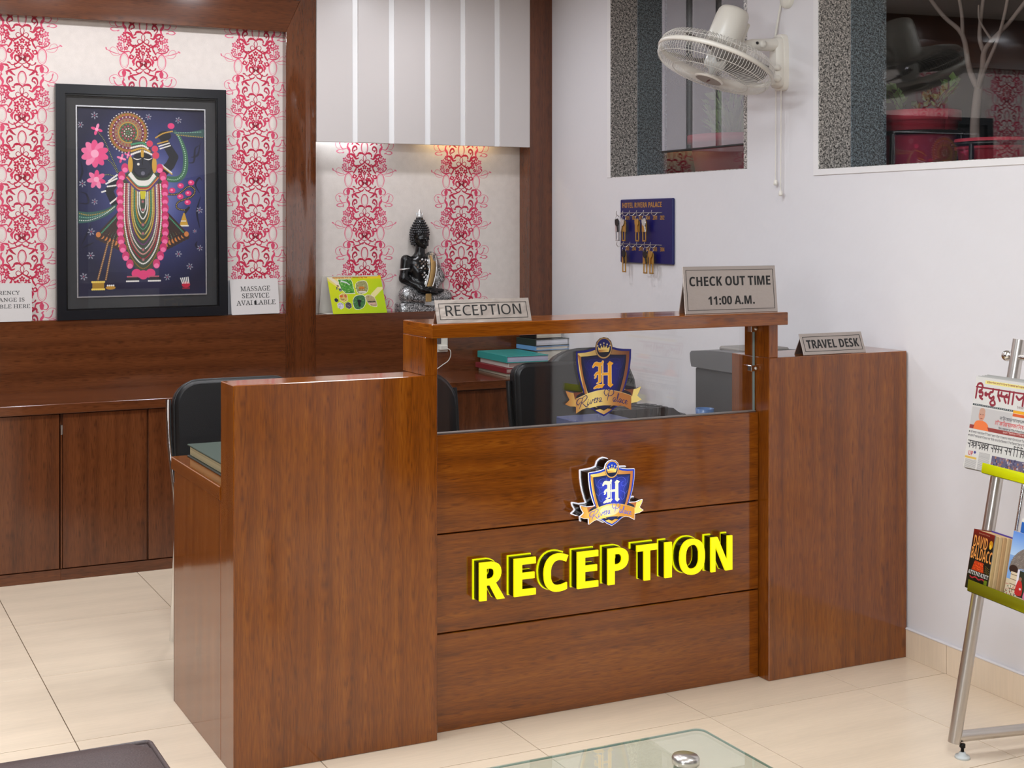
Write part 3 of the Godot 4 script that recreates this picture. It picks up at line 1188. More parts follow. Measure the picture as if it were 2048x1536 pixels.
# ---- the counter
func build_desk():
	var D = M.desk
	# low desk at the left end, where the clerk sits
	var low = thing("low_desk", "low wood desk at the left end of the counter, open ledger on top", "desk", Vector3(1.075, 0, -3.57))
	put(spanmesh(Vector3(-0.003, 0.727, -0.532), Vector3(1.826, 0.767, 0.0), 0.002, 2), "desk_top", D, low)
	put(spanmesh(Vector3(1.8265, 0.727, -0.532), Vector3(2.42, 0.767, -0.072), 0.002, 0), "desk_top", D, low)
	put(spanmesh(Vector3(0.0, 0.0, -0.5), Vector3(0.022, 0.727, 0.0), 0.0015, 1, Vector2(0.4, 0.3)), "side_panel", D, low)
	put(spanmesh(Vector3(2.39, 0.0, -0.5), Vector3(2.41, 0.727, -0.08), 0.0015, 1), "side_panel", D, low)
	put(spanmesh(Vector3(0.0, 0.0, -0.51), Vector3(0.022, 0.69, -0.5), 0.001, 1, Vector2(0.2, 0)), "edge_trim", M.back, low)
	# the counter: two L-shaped end panels, three boards with a pane above, the top slab
	var rc = thing("reception_counter", "reddish-brown wood reception counter with glass pane and raised top slab", "counter", Vector3(1.075, 0, -3.449))
	var lp = put(spanmesh(Vector3(0, 0, -0.12), Vector3(0.617, 1.063, 0), 0.002, 1, Vector2(0.15, 0.37)), "end_panel", D, rc)
	put(spanmesh(Vector3(0.577, 1.063, -0.155), Vector3(0.617, 1.174, 0.0), 0.0015, 1, Vector2(0.11, 0.37)), "post", D, lp)
	var rp = put(spanmesh(Vector3(0, 0, -0.19), Vector3(0.602, 1.063, 0), 0.002, 1, Vector2(0.72, 0.1)), "end_panel", D, rc, Vector3(1.829, 0, 0))
	put(spanmesh(Vector3(0.0, 1.063, -0.123), Vector3(0.038, 1.174, 0.0), 0.0015, 1, Vector2(0.71, 0.1)), "post", D, rp)
	var o := Vector3(0.619, 0, -0.05)
	var ys := [0.0, 0.2895, 0.2935, 0.5835, 0.5875, 0.879]
	for k in 3:
		put(spanmesh(Vector3(0, ys[k * 2], -0.03), Vector3(1.208, ys[k * 2 + 1], 0), 0.0015, 0, Vector2(k * 0.37, k * 0.29)), "board", D, rc, o)
	put(spanmesh(Vector3(0.0, 0.0, -0.045), Vector3(1.208, 0.86, -0.03), 0.0, 0), "backing_board", M.back, rc, o)
	put(spanmesh(Vector3(0.0, 0.8795, -0.032), Vector3(1.208, 0.883, -0.013), 0.0005), "glass_channel", flat(Color(0.62, 0.6, 0.58), 0.4, 0.6), rc, o)
	var gp = put(spanmesh(Vector3(0.002, 0.882, -0.026), Vector3(1.206, 1.174, -0.018), 0.0008), "glass_pane", M.glass, rc, o)
	put(spanmesh(Vector3(1.2045, 0.882, -0.0262), Vector3(1.2078, 1.174, -0.0178), 0.0005), "glass_edge", flat(Color(0.5, 0.58, 0.56), 0.3), gp)
	for y in [1.155, 1.024]:
		var c = put(boxmesh(Vector3.ZERO, Vector3(0.026, 0.02, 0.02), 0.002), "glass_clip", M.chrome, rc, o + Vector3(1.197, y, -0.016))
		var sc := MB.new()
		sc.lathe([Vector2(0, 0.003), Vector2(0.004, 0.003), Vector2(0.005, 0.0), Vector2(0.005, -0.002)], 12, Vector3(0.006, 0, 0.011), Vector3(0, 0, 1))
		put(sc.done(), "screw", M.steel, c)
	put(spanmesh(Vector3(0.577, 1.174, -0.154), Vector3(1.87, 1.215, 0.046), 0.002, 0, Vector2(0.2, 0.6)), "top_slab", D, rc)

# ---- signs on the counter
func crest_lines() -> Dictionary:
	# millimetres, symmetric outlines of the crest
	var half := v2([0, 119.5, 16, 115.5, 27, 106, 31.8, 92, 32, 88, 48, 83, 70, 80, 103, 78, 102, 50, 98, 20, 93.5, 0, 84, -30, 76, -48])
	var low := v2([60, -84, 44, -102, 22, -118, 0, -129.5])
	return {"half": half, "low": low}

func mirrored(half: Array) -> Array:
	var r := half.duplicate()
	for i in range(half.size() - 1, -1, -1):
		if absf(half[i].x) > 0.01:
			r.append(Vector2(-half[i].x, half[i].y))
	return r

func crest_outline() -> PackedVector2Array:
	var h := crest_lines()
	var half: Array = h.half.duplicate()
	half.append_array(v2([84, -50, 110, -50, 128, -45, 140, -43, 137, -54, 126, -71, 132, -77, 143, -84, 124, -92, 104, -93.5, 103, -116, 80, -104, 60, -99]))
	half.append_array(v2([44, -104, 22, -119, 0, -130]))
	return PackedVector2Array(mirrored(half))

func crest_tex(lit: bool) -> ImageTexture:
	var cv := Cv.new(600, 520, Color8(18, 26, 110))
	cv.o = Vector2(-150, 130)
	cv.s = Vector2(2, -2)
	var gold := Color8(255, 226, 120) if lit else Color8(244, 220, 132)
	var gdeep := Color8(214, 150, 60) if lit else Color8(176, 112, 56)
	var bronze := Color8(184, 110, 60) if lit else Color8(120, 66, 44)
	var navy := Color8(22, 62, 190) if lit else Color8(22, 26, 120)
	var dark := Color8(14, 30, 60) if lit else Color8(10, 14, 38)
	var blue := Color8(58, 74, 220) if lit else Color8(28, 32, 140)
	# shield: rim, gold border, dark inner rim, field
	var rim := v2([0, 88, 34, 87, 48, 83, 70, 80, 103, 78, 102, 50, 98, 20, 93.5, 0, 84, -30, 72, -60, 56, -90, 40, -108, 20, -120, 0, -129.5])
	cv.poly(mirrored(rim), navy)
	var gb := v2([0, 84, 34, 80, 48, 76, 70, 73, 96, 72, 95, 48, 91, 20, 86, -4, 77, -34, 66, -62, 50, -88, 34, -104, 18, -115, 0, -123.5])
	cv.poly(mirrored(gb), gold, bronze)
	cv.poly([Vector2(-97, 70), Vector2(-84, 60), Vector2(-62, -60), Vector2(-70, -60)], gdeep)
	var inner := v2([0, 66, 34, 63, 60, 61.5, 84, 61, 83, 40, 78, 10, 72, -14, 62, -46, 50, -72, 34, -94, 16, -106, 0, -112])
	cv.poly(mirrored(inner), dark)
	for k in 6:
		var f := 1.0 - k * 0.12
		cv.poly(mirrored(inner.map(func(p): return Vector2(p.x * f * 0.96, -10 + (p.y + 10) * f * 0.96))), Color(blue.r, blue.g, blue.b, 0.3))
	if lit:
		for sd in [-1.0, 1.0]:
			for q in [[20, 46, 44, 52, 62, 40, 60, 22, 46, 18, 42, 30, 52, 34], [74, 52, 70, 30, 54, 8, 60, -12, 70, -2], [40, 0, 56, -8, 58, -26, 46, -34, 40, -24], [26, 52, 16, 60, 6, 54]]:
				cv.line(curve(v2(q).map(func(p): return Vector2(p.x * sd, p.y)), 5), Color(0.45, 0.52, 1.0, 0.75), 1.2)
	else:
		for sd in [-1.0, 1.0]:
			for q in [[20, 46, 44, 52, 62, 40, 60, 22, 46, 18, 42, 30, 52, 34], [74, 52, 70, 30, 54, 8, 60, -12, 70, -2]]:
				cv.line(curve(v2(q).map(func(p): return Vector2(p.x * sd, p.y)), 5), Color(0.24, 0.26, 0.6, 0.5), 1.0)
	# pale lower band and gold point
	cv.poly(v2([-60, -84, -30, -100, 0, -108, 30, -100, 60, -84, 52, -96, 30, -108, 0, -112, -30, -108, -52, -96]), dark)
	cv.poly(v2([-31, -109, -14, -106, 0, -112, 14, -106, 31, -109, 16, -117, 0, -124, -16, -117]), gold, gdeep)
	# crown medallion
	cv.oval(0, 85, 32, 34.5, bronze.lerp(dark, 0.4))
	cv.oval(0, 85, 30.5, 33, gold.lerp(bronze, 0.45))
	cv.oval(0, 85, 26.5, 29, navy)
	cv.poly(v2([-26, 80, -22, 68, -10, 58, 0, 56, 10, 58, 22, 68, 26, 80]), dark)
	cv.poly(v2([-20, 76, -23, 91, -13, 84, -10, 95, -4, 86, 0, 99, 4, 86, 10, 95, 13, 84, 23, 91, 20, 76]), gold)
	cv.poly(v2([-20, 80, 20, 80, 18, 72, -18, 72]), gdeep, gold)
	for c in [[-23, 92], [-12, 96], [0, 100], [12, 96], [23, 92]]:
		cv.oval(c[0], c[1], 2.8, 2.8, gold.lerp(Color.WHITE, 0.5))
	cv.line(v2([-21, 70, -23, 91, -13, 84, -10, 95, -4, 86, 0, 99, 4, 86, 10, 95, 13, 84, 23, 91, 21, 70, -21, 70]), dark, 1.0)
	# ribbon tails, folds, ribbon
	for sd in [-1.0, 1.0]:
		var mm := func(a): return v2(a).map(func(p): return Vector2(p.x * sd, p.y))
		cv.poly(mm.call([76, -46, 104, -52, 124, -48, 141, -42, 134, -58, 126, -71, 134, -78, 144, -85, 126, -92, 103, -95, 86, -70]), gdeep if sd < 0 else gold, gold if sd < 0 else gold)
		cv.poly(mm.call([78, -44, 98, -50, 112, -50, 106, -72, 86, -70]), bronze)
		cv.poly(mm.call([78, -50, 100, -60, 103, -70, 84, -64, 66, -58]), dark.lerp(bronze, 0.15))
	var top := v2([-103, -70, -80, -62, -50, -53.5, -25, -48, 0, -46.5, 25, -48, 50, -53.5, 80, -62, 103, -70])
	var rb := top.duplicate()
	var bot := v2([103, -116, 96, -115, 70, -104, 40, -98, 0, -95.4, -40, -98, -70, -106, -96, -117, -103, -118])
	rb.append_array(bot)
	cv.poly(rb, gdeep)
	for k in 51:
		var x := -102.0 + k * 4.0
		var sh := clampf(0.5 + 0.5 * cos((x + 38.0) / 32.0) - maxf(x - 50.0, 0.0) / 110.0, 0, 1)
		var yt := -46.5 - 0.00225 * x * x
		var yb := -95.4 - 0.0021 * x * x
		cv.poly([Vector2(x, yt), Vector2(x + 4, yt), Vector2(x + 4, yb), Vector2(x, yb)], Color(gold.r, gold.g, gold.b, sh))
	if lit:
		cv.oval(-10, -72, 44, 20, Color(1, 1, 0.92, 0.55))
	cv.line(top, Color(1, 0.95, 0.7, 0.8), 1.2)
	# black-letter initial
	var init := Color8(255, 250, 214) if lit else Color8(240, 166, 40)
	var edge := Color8(255, 255, 235) if lit else Color8(248, 214, 150)
	for pass_ in 2:
		var c: Color = edge if pass_ == 0 else init
		var g := 3.0 if pass_ == 0 else 0.0
		cv.line(curve(v2([-40, 27, -31, 36, -20, 34, -10, 35])), c, 4 + g, 8 + g, 12 + g)
		cv.line(v2([-15, 34, -15, -18]), c, 9 + g, 10 + g)
		cv.line(curve(v2([-14, -16, -18, -22, -26, -25])), c, 8 + g, 1.5 + g)
		cv.line(v2([-4, 40, -4, -30]), c, 2.4 + g, 2.4 + g)
		cv.line(curve(v2([-36, -40, -24, -35, -14, -34, -3, -31])), c, 3 + g, 4 + g, 11 + g)
		cv.poly(v2([-16, -36, -2, -28, 4, -29, -7, -41.5]), c)
		cv.line(curve(v2([-34, 0, -28, 5, -20, 8, -14, 12])), c, 3 + g, 4 + g, 8 + g)
		cv.line(curve(v2([-30, 2, -30, -5, -34, -8])), c, 5 + g, 2 + g)
		cv.line(v2([-4, 3, 18, 3]), c, 6 + g, 6 + g)
		cv.line(v2([22, 32, 22, -30]), c, 11 + g, 12 + g)
		cv.poly(v2([22, 43, 12, 34, 18, 28, 28, 28, 36, 36]), c)
		cv.poly(v2([13, -30, 24, -41, 36, -32, 27, -26, 17, -26]), c)
		cv.oval(-4, 41, 3 + g / 2, 4 + g / 2, c)
	# name on the ribbon in a running hand: rises along the curve
	var hand := navy.lerp(Color(0.4, 0.45, 0.95), 0.55) if lit else Color8(26, 24, 96)
	var dy := func(p: Vector2) -> Vector2: return Vector2(p.x, p.y - 0.0023 * p.x * p.x)
	for q in [
		# R
		[-78, -58, -84, -74, -90, -86], [-78, -59, -92, -54, -100, -62, -94, -72, -86, -66], [-80, -57, -66, -54, -62, -62, -72, -70, -84, -72], [-80, -72, -72, -82, -64, -90, -56, -86],
		# ivera
		[-58, -74, -61, -84, -56, -86, -52, -80], [-50, -74, -48, -86, -42, -76, -41, -74, -37, -76], [-36, -80, -29, -76, -31, -72, -36, -78, -34, -86, -27, -83], [-27, -74, -24, -72, -26, -86, -24, -78, -18, -73], [-9, -74, -15, -74, -18, -82, -14, -86, -9, -76, -11, -85, -6, -85],
		# P
		[21, -52, 17, -66, 13, -84], [20, -53, 8, -48, 1, -58, 8, -68, 15, -62], [19, -51, 33, -48, 37, -58, 28, -67, 16, -68],
		# alace
		[44, -72, 38, -73, 34, -80, 38, -85, 43, -76, 42, -84, 47, -82], [47, -82, 56, -62, 54, -58, 50, -72, 50, -84, 55, -82], [66, -73, 60, -73, 56, -80, 60, -84, 65, -75, 64, -83, 69, -81], [78, -73, 73, -73, 69, -80, 73, -84, 79, -80], [80, -79, 87, -75, 85, -71, 80, -76, 82, -83, 89, -80]]:
		cv.line(curve(v2(q).map(func(p): return dy.call(p + Vector2(0, 3)) ), 5), hand, 1.3, 1.3, 2.8)
	cv.oval(-57, -75, 1.4, 1.4, hand)
	return cv.tex()

func crest_mesh(sc: float, z: float) -> ArrayMesh:
	var o := crest_outline()
	var m := MB.new()
	var ix := Geometry2D.triangulate_polygon(o)
	for i in range(0, ix.size(), 3):
		var p := []
		var uv := []
		for k in 3:
			var q := o[ix[i + k]]
			p.append(Vector3(q.x * sc, q.y * sc, z))
			uv.append(Vector2((q.x + 150) / 300.0, (130 - q.y) / 260.0))
		m.tri(p[0], p[1], p[2], Vector3(0, 0, 1), uv)
	return m.done()

func scaled(p: PackedVector2Array, k: float, grow := 0.0) -> PackedVector2Array:
	var r := PackedVector2Array()
	for q in p:
		r.append(q * k)
	if grow != 0.0:
		var g := Geometry2D.offset_polygon(r, grow, Geometry2D.JOIN_ROUND)
		if g.size() >= 1:
			return g[0]
	return r

func build_desk_signs():
	# crest sticker on the pane
	var st = thing("crest_sticker", "dark blue and gold hotel crest sticker on the glass pane", "sticker", Vector3(2.3075, 1.028, -3.5165))
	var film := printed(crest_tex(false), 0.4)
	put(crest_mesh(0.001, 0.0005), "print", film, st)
	# crest box on the boards
	var k := 0.00081
	var cb = thing("crest_sign", "lit three-dimensional hotel crest with black sides above the yellow letters", "sign", Vector3(2.2905, 0.676, -3.499))
	var out := crest_outline()
	var bk := MB.new()
	bk.prism(scaled(out, k, 0.0022), 0.0, 0.004)
	put(bk.done(), "back_plate", glow(Color(0.95, 0.95, 0.98), 0.55), cb)
	var sd := MB.new()
	sd.prism(scaled(out, k, -0.001), 0.004, 0.05)
	put(sd.done(), "side_band", flat(Color(0.012, 0.012, 0.012), 0.25), cb)
	var rm := MB.new()
	rm.prism(scaled(out, k, 0.0012), 0.05, 0.0535)
	put(rm.done(), "rim", glow(Color(0.95, 0.95, 0.98), 0.6), cb)
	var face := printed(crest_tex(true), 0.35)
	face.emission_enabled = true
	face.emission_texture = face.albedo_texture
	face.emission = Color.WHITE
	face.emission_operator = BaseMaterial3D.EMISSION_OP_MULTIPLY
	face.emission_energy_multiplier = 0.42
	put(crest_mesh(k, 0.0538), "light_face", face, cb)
	# yellow letters
	var sg = thing("letter_sign", "yellow lit block letters spelling RECEPTION on the counter front", "sign", Vector3(0, 0, -3.499))
	var yl := glow(Color(0.97, 0.93, 0.0), 0.62)
	yl.albedo_color = Color(0.9, 0.86, 0.02)
	var yb := glow(Color(0.9, 0.93, 0.0), 0.55)
	var gs := flat(Color(0.045, 0.075, 0.012), 0.3)
	var w := "RECEPTION"
	var xs := [1.8349, 1.9202, 1.9522, 2.0267, 2.0556, 2.1411, 2.174, 2.2491, 2.2845, 2.3601, 2.3916, 2.47, 2.4974, 2.5243, 2.5551, 2.6527, 2.6773, 2.7622]
	for i in 9:
		var x0: float = xs[i * 2]
		var x1: float = xs[i * 2 + 1]
		var y0 := lerpf(0.3855, 0.381, i / 8.0)
		var cap := lerpf(0.1135, 0.1115, i / 8.0)
		var m := MB.new()
		lettering(m, w[i], "sansbold", Vector3(x0, y0, 0.021), cap, x1 - x0, 0.03)
		var lt = put(m.done(), "letter", gs, sg)
		var f := MB.new()
		lettering(f, w[i], "sansbold", Vector3(x0, y0, 0.0385), cap, x1 - x0, 0.007)
		put(f.done(), "light_face", yl, lt)
		var b := MB.new()
		var gx := (x1 - x0) * 0.045
		lettering(b, w[i], "sansbold", Vector3(x0 - gx, y0 - 0.003, 0.003), cap + 0.006, x1 - x0 + 2 * gx, 0.005)
		put(b.done(), "light_back", yb, lt)
	# steel name plates
	plate("name_plate", "low brushed steel tent plate reading RECEPTION on the counter top", Vector3(1.674, 1.215, -3.413), 0.313, 0.071, 0.3, [["RECEPTION", 0.031, 0.0225, 0.25, "sans"]], 0.025)
	plate("name_plate", "tall steel plate reading CHECK OUT TIME on the counter top", Vector3(2.572, 1.215, -3.452), 0.372, 0.152, 0.1, [["CHECK OUT TIME", 0.03, 0.089, 0.325, "sansbold"], ["11:00 A.M.", 0.027, 0.028, 0.186, "sansbold"]], 0.03)
	plate("name_plate", "small shiny steel plate reading TRAVEL DESK on the right end panel", Vector3(3.062, 1.064, -3.462), 0.272, 0.074, 0.34, [["TRAVEL DESK", 0.029, 0.022, 0.226, "sansbold"]], 0.025)

# lines: text, cap height, baseline above the plate's foot, width, font
func plate(called, label, at: Vector3, w: float, h: float, lean: float, lines: Array, _d: float):
	var t = thing(called, label, "sign", at)
	var br := flat(Color(0.7, 0.66, 0.63), 0.36, 0.8)
	var n := FastNoiseLite.new()
	n.frequency = 0.05
	n.seed = 77
	var nt := NoiseTexture2D.new()
	nt.width = 256
	nt.height = 256
	nt.seamless = true
	nt.noise = n
	nt.as_normal_map = true
	nt.bump_strength = 0.5
	br.normal_enabled = true
	br.normal_texture = nt
	br.uv1_scale = Vector3(0.6, 20, 1)
	var hold = Transform3D(Basis(Vector3.RIGHT, -lean), Vector3.ZERO)
	var m := MB.new()
	m.xf = hold
	m.span(Vector3(0, 0.0, -0.003), Vector3(w, h, 0), 0.0008)
	var fp = put(m.done(), "front_plate", br, t)
	# back leaf of the tent
	var b := MB.new()
	b.xf = Transform3D(Basis(Vector3.RIGHT, lean + 0.12), Vector3(0, 0, -2.0 * sin(lean + 0.06) * h - 0.004))
	b.span(Vector3(0.012, 0.0, 0), Vector3(w - 0.012, h * 0.99, 0.003), 0.0008)
	put(b.done(), "back_plate", br, t)
	var l := MB.new()
	l.xf = hold
	for e in [[0.011, 0.011, w - 0.011, 0.0125], [0.011, h - 0.0125, w - 0.011, h - 0.011], [0.011, 0.011, 0.0125, h - 0.011], [w - 0.0125, 0.011, w - 0.011, h - 0.011]]:
		l.span(Vector3(e[0], e[1], 0), Vector3(e[2], e[3], 0.0006), 0.0)
	put(l.done(), "border_line", M.ink, t)
	for q in lines:
		var x := MB.new()
		x.xf = hold
		lettering(x, q[0], q[4], Vector3((w - q[3]) / 2, q[2], 0.0004), q[1], q[3], 0.0008)
		put(x.done(), "lettering", M.ink, t)

# ---- things on the back ledge
func picture_tex() -> ImageTexture:
	# devotional print: a dark standing figure in a jewelled robe between lotus flowers, on blue
	var cv := Cv.new(520, 752, Color8(60, 66, 130))
	for y in 752:
		for x in 520:
			var q := Vector2((x - 300) / 330.0, (y - 340) / 400.0)
			var t := clampf(1.0 - q.length(), 0, 1)
			var c := Color8(22, 22, 52).lerp(Color8(92, 104, 176), t)
			if q.length() < 0.45:
				c = c.lerp(Color8(168, 172, 214), (0.45 - q.length()) * 1.3)
			var i := (y * 520 + x) * 3
			cv.d[i] = c.r
			cv.d[i + 1] = c.g
			cv.d[i + 2] = c.b
	cv.o = Vector2(58, 88)
	cv.s = Vector2(520.0 / 945.0, 752.0 / 1370.0)
	rng.seed = 17
	var skin := Color8(28, 28, 36)
	var gold := Color8(206, 160, 60)
	var green := Color8(70, 150, 110)
	var pink := Color8(226, 60, 120)
	var white := Color8(236, 232, 224)
	var red := Color8(170, 30, 50)
	# dark scrolls at the sides
	for q in [[880, 480, 920, 470, 930, 380, 960, 350], [960, 700, 930, 640, 960, 590, 980, 610], [960, 1130, 930, 1090, 940, 1060], [900, 440, 950, 420, 970, 330], [960, 960, 940, 840, 970, 730], [80, 780, 140, 780, 130, 720, 90, 700], [90, 1080, 130, 1000, 160, 930], [100, 1100, 180, 1060], [70, 640, 100, 560, 90, 480]]:
		cv.line(curve(v2(q), 6), Color(0.05, 0.05, 0.12, 0.8), 4, 3, 16)
	for q in [[190, 150, 30], [88, 220, 26], [582, 150, 26], [806, 168, 28], [100, 640, 30], [186, 770, 26], [160, 985, 30], [155, 1155, 30], [104, 1305, 30], [712, 1320, 28], [882, 1245, 28], [798, 1152, 28], [960, 830, 28], [922, 985, 18], [960, 1110, 26]]:
		for k in 6:
			var a: float = TAU * k / 6 + q[0]
			cv.oval(q[0] + cos(a) * q[2] * 0.6, q[1] + sin(a) * q[2] * 0.6, q[2] * 0.34, q[2] * 0.16, Color8(150, 150, 160), a)
		cv.oval(q[0], q[1], 5, 5, Color8(190, 90, 110))
	# halo
	for r in [[148, 150, Color8(70, 44, 60)], [138, 142, gold.darkened(0.25)], [118, 122, Color8(110, 40, 70)], [100, 104, Color8(150, 120, 90)], [72, 76, gold], [66, 70, Color8(90, 80, 60)]]:
		cv.oval(432, 268, r[0], r[1], r[2])
	for rr in [[145, 40, white], [126, 30, Color8(200, 60, 80)], [110, 26, white], [88, 22, red], [60, 14, green], [45, 12, pink], [28, 9, white], [12, 5, green]]:
		for k in rr[1]:
			cv.oval(432 + cos(TAU * k / rr[1]) * rr[0], 268 + sin(TAU * k / rr[1]) * rr[0] * 1.03, 5, 5, rr[2])
	# stems, lotuses
	for q in [[210, 265, 260, 330, 320, 470, 360, 560], [260, 450, 310, 490, 350, 560], [240, 580, 290, 575, 350, 590]]:
		cv.line(curve(v2(q), 6), Color8(30, 50, 34), 8)
		cv.dots(curve(v2(q), 6), 3, Color8(200, 190, 130), 12)
	for q in [[190, 425, 96, 10], [200, 610, 66, 7], [205, 250, 42, 4], [382, 455, 34, 4], [430, 430, 26, 4]]:
		for k in q[3]:
			var a: float = TAU * k / q[3] + 0.3
			cv.oval(q[0] + cos(a) * q[2] * 0.55, q[1] + sin(a) * q[2] * 0.55, q[2] * 0.5, q[2] * 0.26, pink.lerp(Color8(250, 190, 210), rng.randf() * 0.7), a)
		cv.oval(q[0], q[1], q[2] * 0.3, q[2] * 0.3, Color8(246, 170, 196))
	# raised arm and sash
	cv.line(curve(v2([780, 250, 820, 310, 855, 420, 850, 540, 800, 600, 700, 600]), 6), Color8(60, 104, 80), 16, 44, 40)
	cv.dots(curve(v2([790, 260, 825, 330, 856, 430, 845, 545, 790, 605, 710, 600]), 6), 5, Color8(170, 210, 170), 15)
	cv.line(v2([760, 255, 880, 275, 990, 260]), Color8(54, 84, 80), 14, 60, 34)
	cv.dots(v2([780, 262, 985, 250]), 4, green.lightened(0.4), 13)
	cv.dots(v2([790, 276, 985, 290]), 4, gold, 13)
	cv.line(v2([680, 560, 740, 500, 770, 440]), skin, 70, 66)
	cv.line(v2([770, 440, 720, 360, 690, 300]), skin, 66, 52)
	cv.oval(700, 285, 50, 36, skin)
	cv.oval(750, 212, 26, 22, pink)
	for q in [[668, 380, 742, 356], [660, 362, 736, 338], [650, 344, 726, 322], [690, 520, 760, 570], [680, 500, 752, 556]]:
		cv.dots(v2(q), 6, white if int(q[0]) % 4 == 0 else gold, 11)
	cv.dots(curve(v2([636, 300, 690, 268, 760, 250]), 5), 6, gold, 12)
	# hanging garland at the right
	cv.line(curve(v2([725, 715, 800, 710, 880, 655, 925, 680, 900, 730, 800, 770, 790, 815, 850, 830, 880, 810, 850, 850]), 6), Color8(40, 34, 36), 14)
	cv.dots(curve(v2([725, 715, 800, 710, 880, 655, 925, 680, 900, 730, 800, 770, 790, 815, 850, 830]), 6), 4, Color8(190, 160, 90), 12)
	for q in [[755, 685], [818, 650], [898, 627], [876, 705], [815, 730], [870, 772]]:
		cv.oval(q[0], q[1], 24, 20, pink)
		cv.oval(q[0] - 4, q[1] - 3, 10, 8, Color8(250, 150, 180))
	cv.poly(v2([838, 850, 846, 850, 876, 950, 804, 950]), gold)
	cv.dots(v2([806, 945, 876, 945]), 6, white, 11)
	cv.dots(v2([822, 910, 862, 910]), 5, white, 10)
	# left arm, staffs, sash
	cv.line(v2([330, 630, 290, 690, 330, 780]), skin, 60, 56)
	cv.line(curve(v2([60, 880, 150, 880, 260, 850, 340, 800]), 6), Color8(52, 92, 84), 92, 26, 60)
	for k in 3:
		cv.dots(curve(v2([66, 850 + k * 26, 150, 866 + k * 18, 260, 842 + k * 8, 335, 800]), 5), 4, [gold, green.lightened(0.4), white][k], 13)
	for q in [[270, 640, 350, 600], [280, 660, 350, 650], [300, 780, 350, 740], [240, 700, 270, 690], [290, 620, 350, 575]]:
		cv.dots(v2(q), 7, white if int(q[1]) % 4 == 0 else gold, 12)
	# skirts: pleated fans either side
	for sd in [-1.0, 1.0]:
		for k in 7:
			var xa: float = 535 + sd * (150 + k * 4)
			var xb: float = 535 + sd * (180 + k * 24)
			cv.line([Vector2(xa, 850 + k * 2), Vector2(xb, 1095 - k * 12)], Color8(60, 44, 40), 40, 46)
			cv.dots([Vector2(xa, 860), Vector2(lerpf(xa, xb, 0.85), lerpf(860, 1090 - k * 12, 0.85))], 6, [green, gold, green.lightened(0.3)][k % 3], 13)
			cv.oval(xb, 1078 - k * 12, 18, 20, Color8(206, 128, 66))
	# body
	cv.poly(curve(v2([420, 560, 380, 700, 385, 900, 400, 1060, 440, 1200, 520, 1290, 560, 1290, 640, 1200, 670, 1060, 690, 900, 690, 700, 650, 560]), 5, true), Color8(56, 70, 52))
	for ln in [[0.97, gold.darkened(0.3), 5, 12], [0.9, white, 6, 13], [0.83, red, 5, 12], [0.76, Color8(214, 150, 140), 6, 13], [0.69, white, 5, 12], [0.62, Color8(120, 60, 120), 5, 12], [0.55, gold, 6, 12], [0.48, Color8(214, 200, 120), 5, 11], [0.4, green, 5, 12], [0.33, gold, 5, 11], [0.25, white, 5, 10], [0.16, white, 5, 10]]:
		var f: float = ln[0]
		var q := curve(v2([535 - 145 * f, 640, 535 - 150 * f, 760, 535 - 146 * f, 760 + 200 * f, 535 - 100 * f, 760 + 400 * f, 535, 770 + 500 * f, 535 + 100 * f, 760 + 400 * f, 535 + 146 * f, 760 + 200 * f, 535 + 150 * f, 760, 535 + 145 * f, 640]), 6)
		cv.line(q, ln[1].darkened(0.45), 10)
		cv.dots(q, ln[2], ln[1], ln[3])
	for y in [740, 768, 828, 936, 1000, 1118, 1190]:
		cv.oval(535, y, 14, 15, Color8(90, 84, 84))
		cv.oval(535, y, 8, 9, Color8(190, 110, 110))
	# pink petals down both sides
	for k in 13:
		for sd in [-1.0, 1.0]:
			var y := 525 + k * 58.0
			var xo: float = 165.0 - (0.0 if k < 8 else (k - 8) * (k - 8) * 4.2)
			if k < 2: xo = 128.0 + k * 24
			cv.oval(535 + sd * xo, y, 27, 35, pink.darkened(0.08))
			cv.oval(535 + sd * xo, y + 14, 20, 18, Color8(246, 120, 170))
	for q in [[485, 1290], [535, 1300], [588, 1290]]:
		cv.oval(q[0], q[1], 36, 34, pink)
	# feet
	for x in [460, 620]:
		cv.oval(x, 1330, 46, 22, skin)
		cv.dots(v2([x - 46, 1345, x + 42, 1345]), 7, white, 12)
		cv.dots(v2([x - 40, 1312, x + 36, 1312]), 6, Color8(200, 90, 110), 11)
	# head
	cv.oval(535, 500, 84, 96, skin)
	cv.oval(535, 520, 62, 62, Color8(44, 46, 58))
	cv.line(curve(v2([470, 452, 495, 462, 525, 455]), 4), white, 5, 4, 9)
	cv.line(curve(v2([548, 455, 580, 462, 606, 450]), 4), white, 5, 4, 9)
	cv.line(v2([535, 440, 535, 500]), Color8(20, 20, 26), 7)
	cv.oval(505, 496, 10, 10, white)
	cv.oval(538, 562, 15, 15, Color8(110, 110, 124))
	cv.line(v2([515, 528, 556, 528]), Color8(14, 14, 18), 5)
	for sd in [-1.0, 1.0]:
		cv.oval(535 + sd * 88, 500, 18, 60, gold)
	cv.poly(curve(v2([450, 430, 455, 370, 470, 320, 520, 330, 580, 360, 612, 430, 535, 412]), 5, true), Color8(70, 60, 60))
	for k in 4:
		cv.dots(curve(v2([456, 425 - k * 24, 535, 400 - k * 20, 606 - k * 12, 425 - k * 20]), 6), 8, [white, gold, white, green][k], 14)
	cv.line(v2([535, 402, 535, 436]), gold, 22)
	for q in [[590, 345, 24], [628, 382, 24], [634, 430, 26]]:
		cv.oval(q[0], q[1], q[2], q[2], Color8(214, 66, 96))
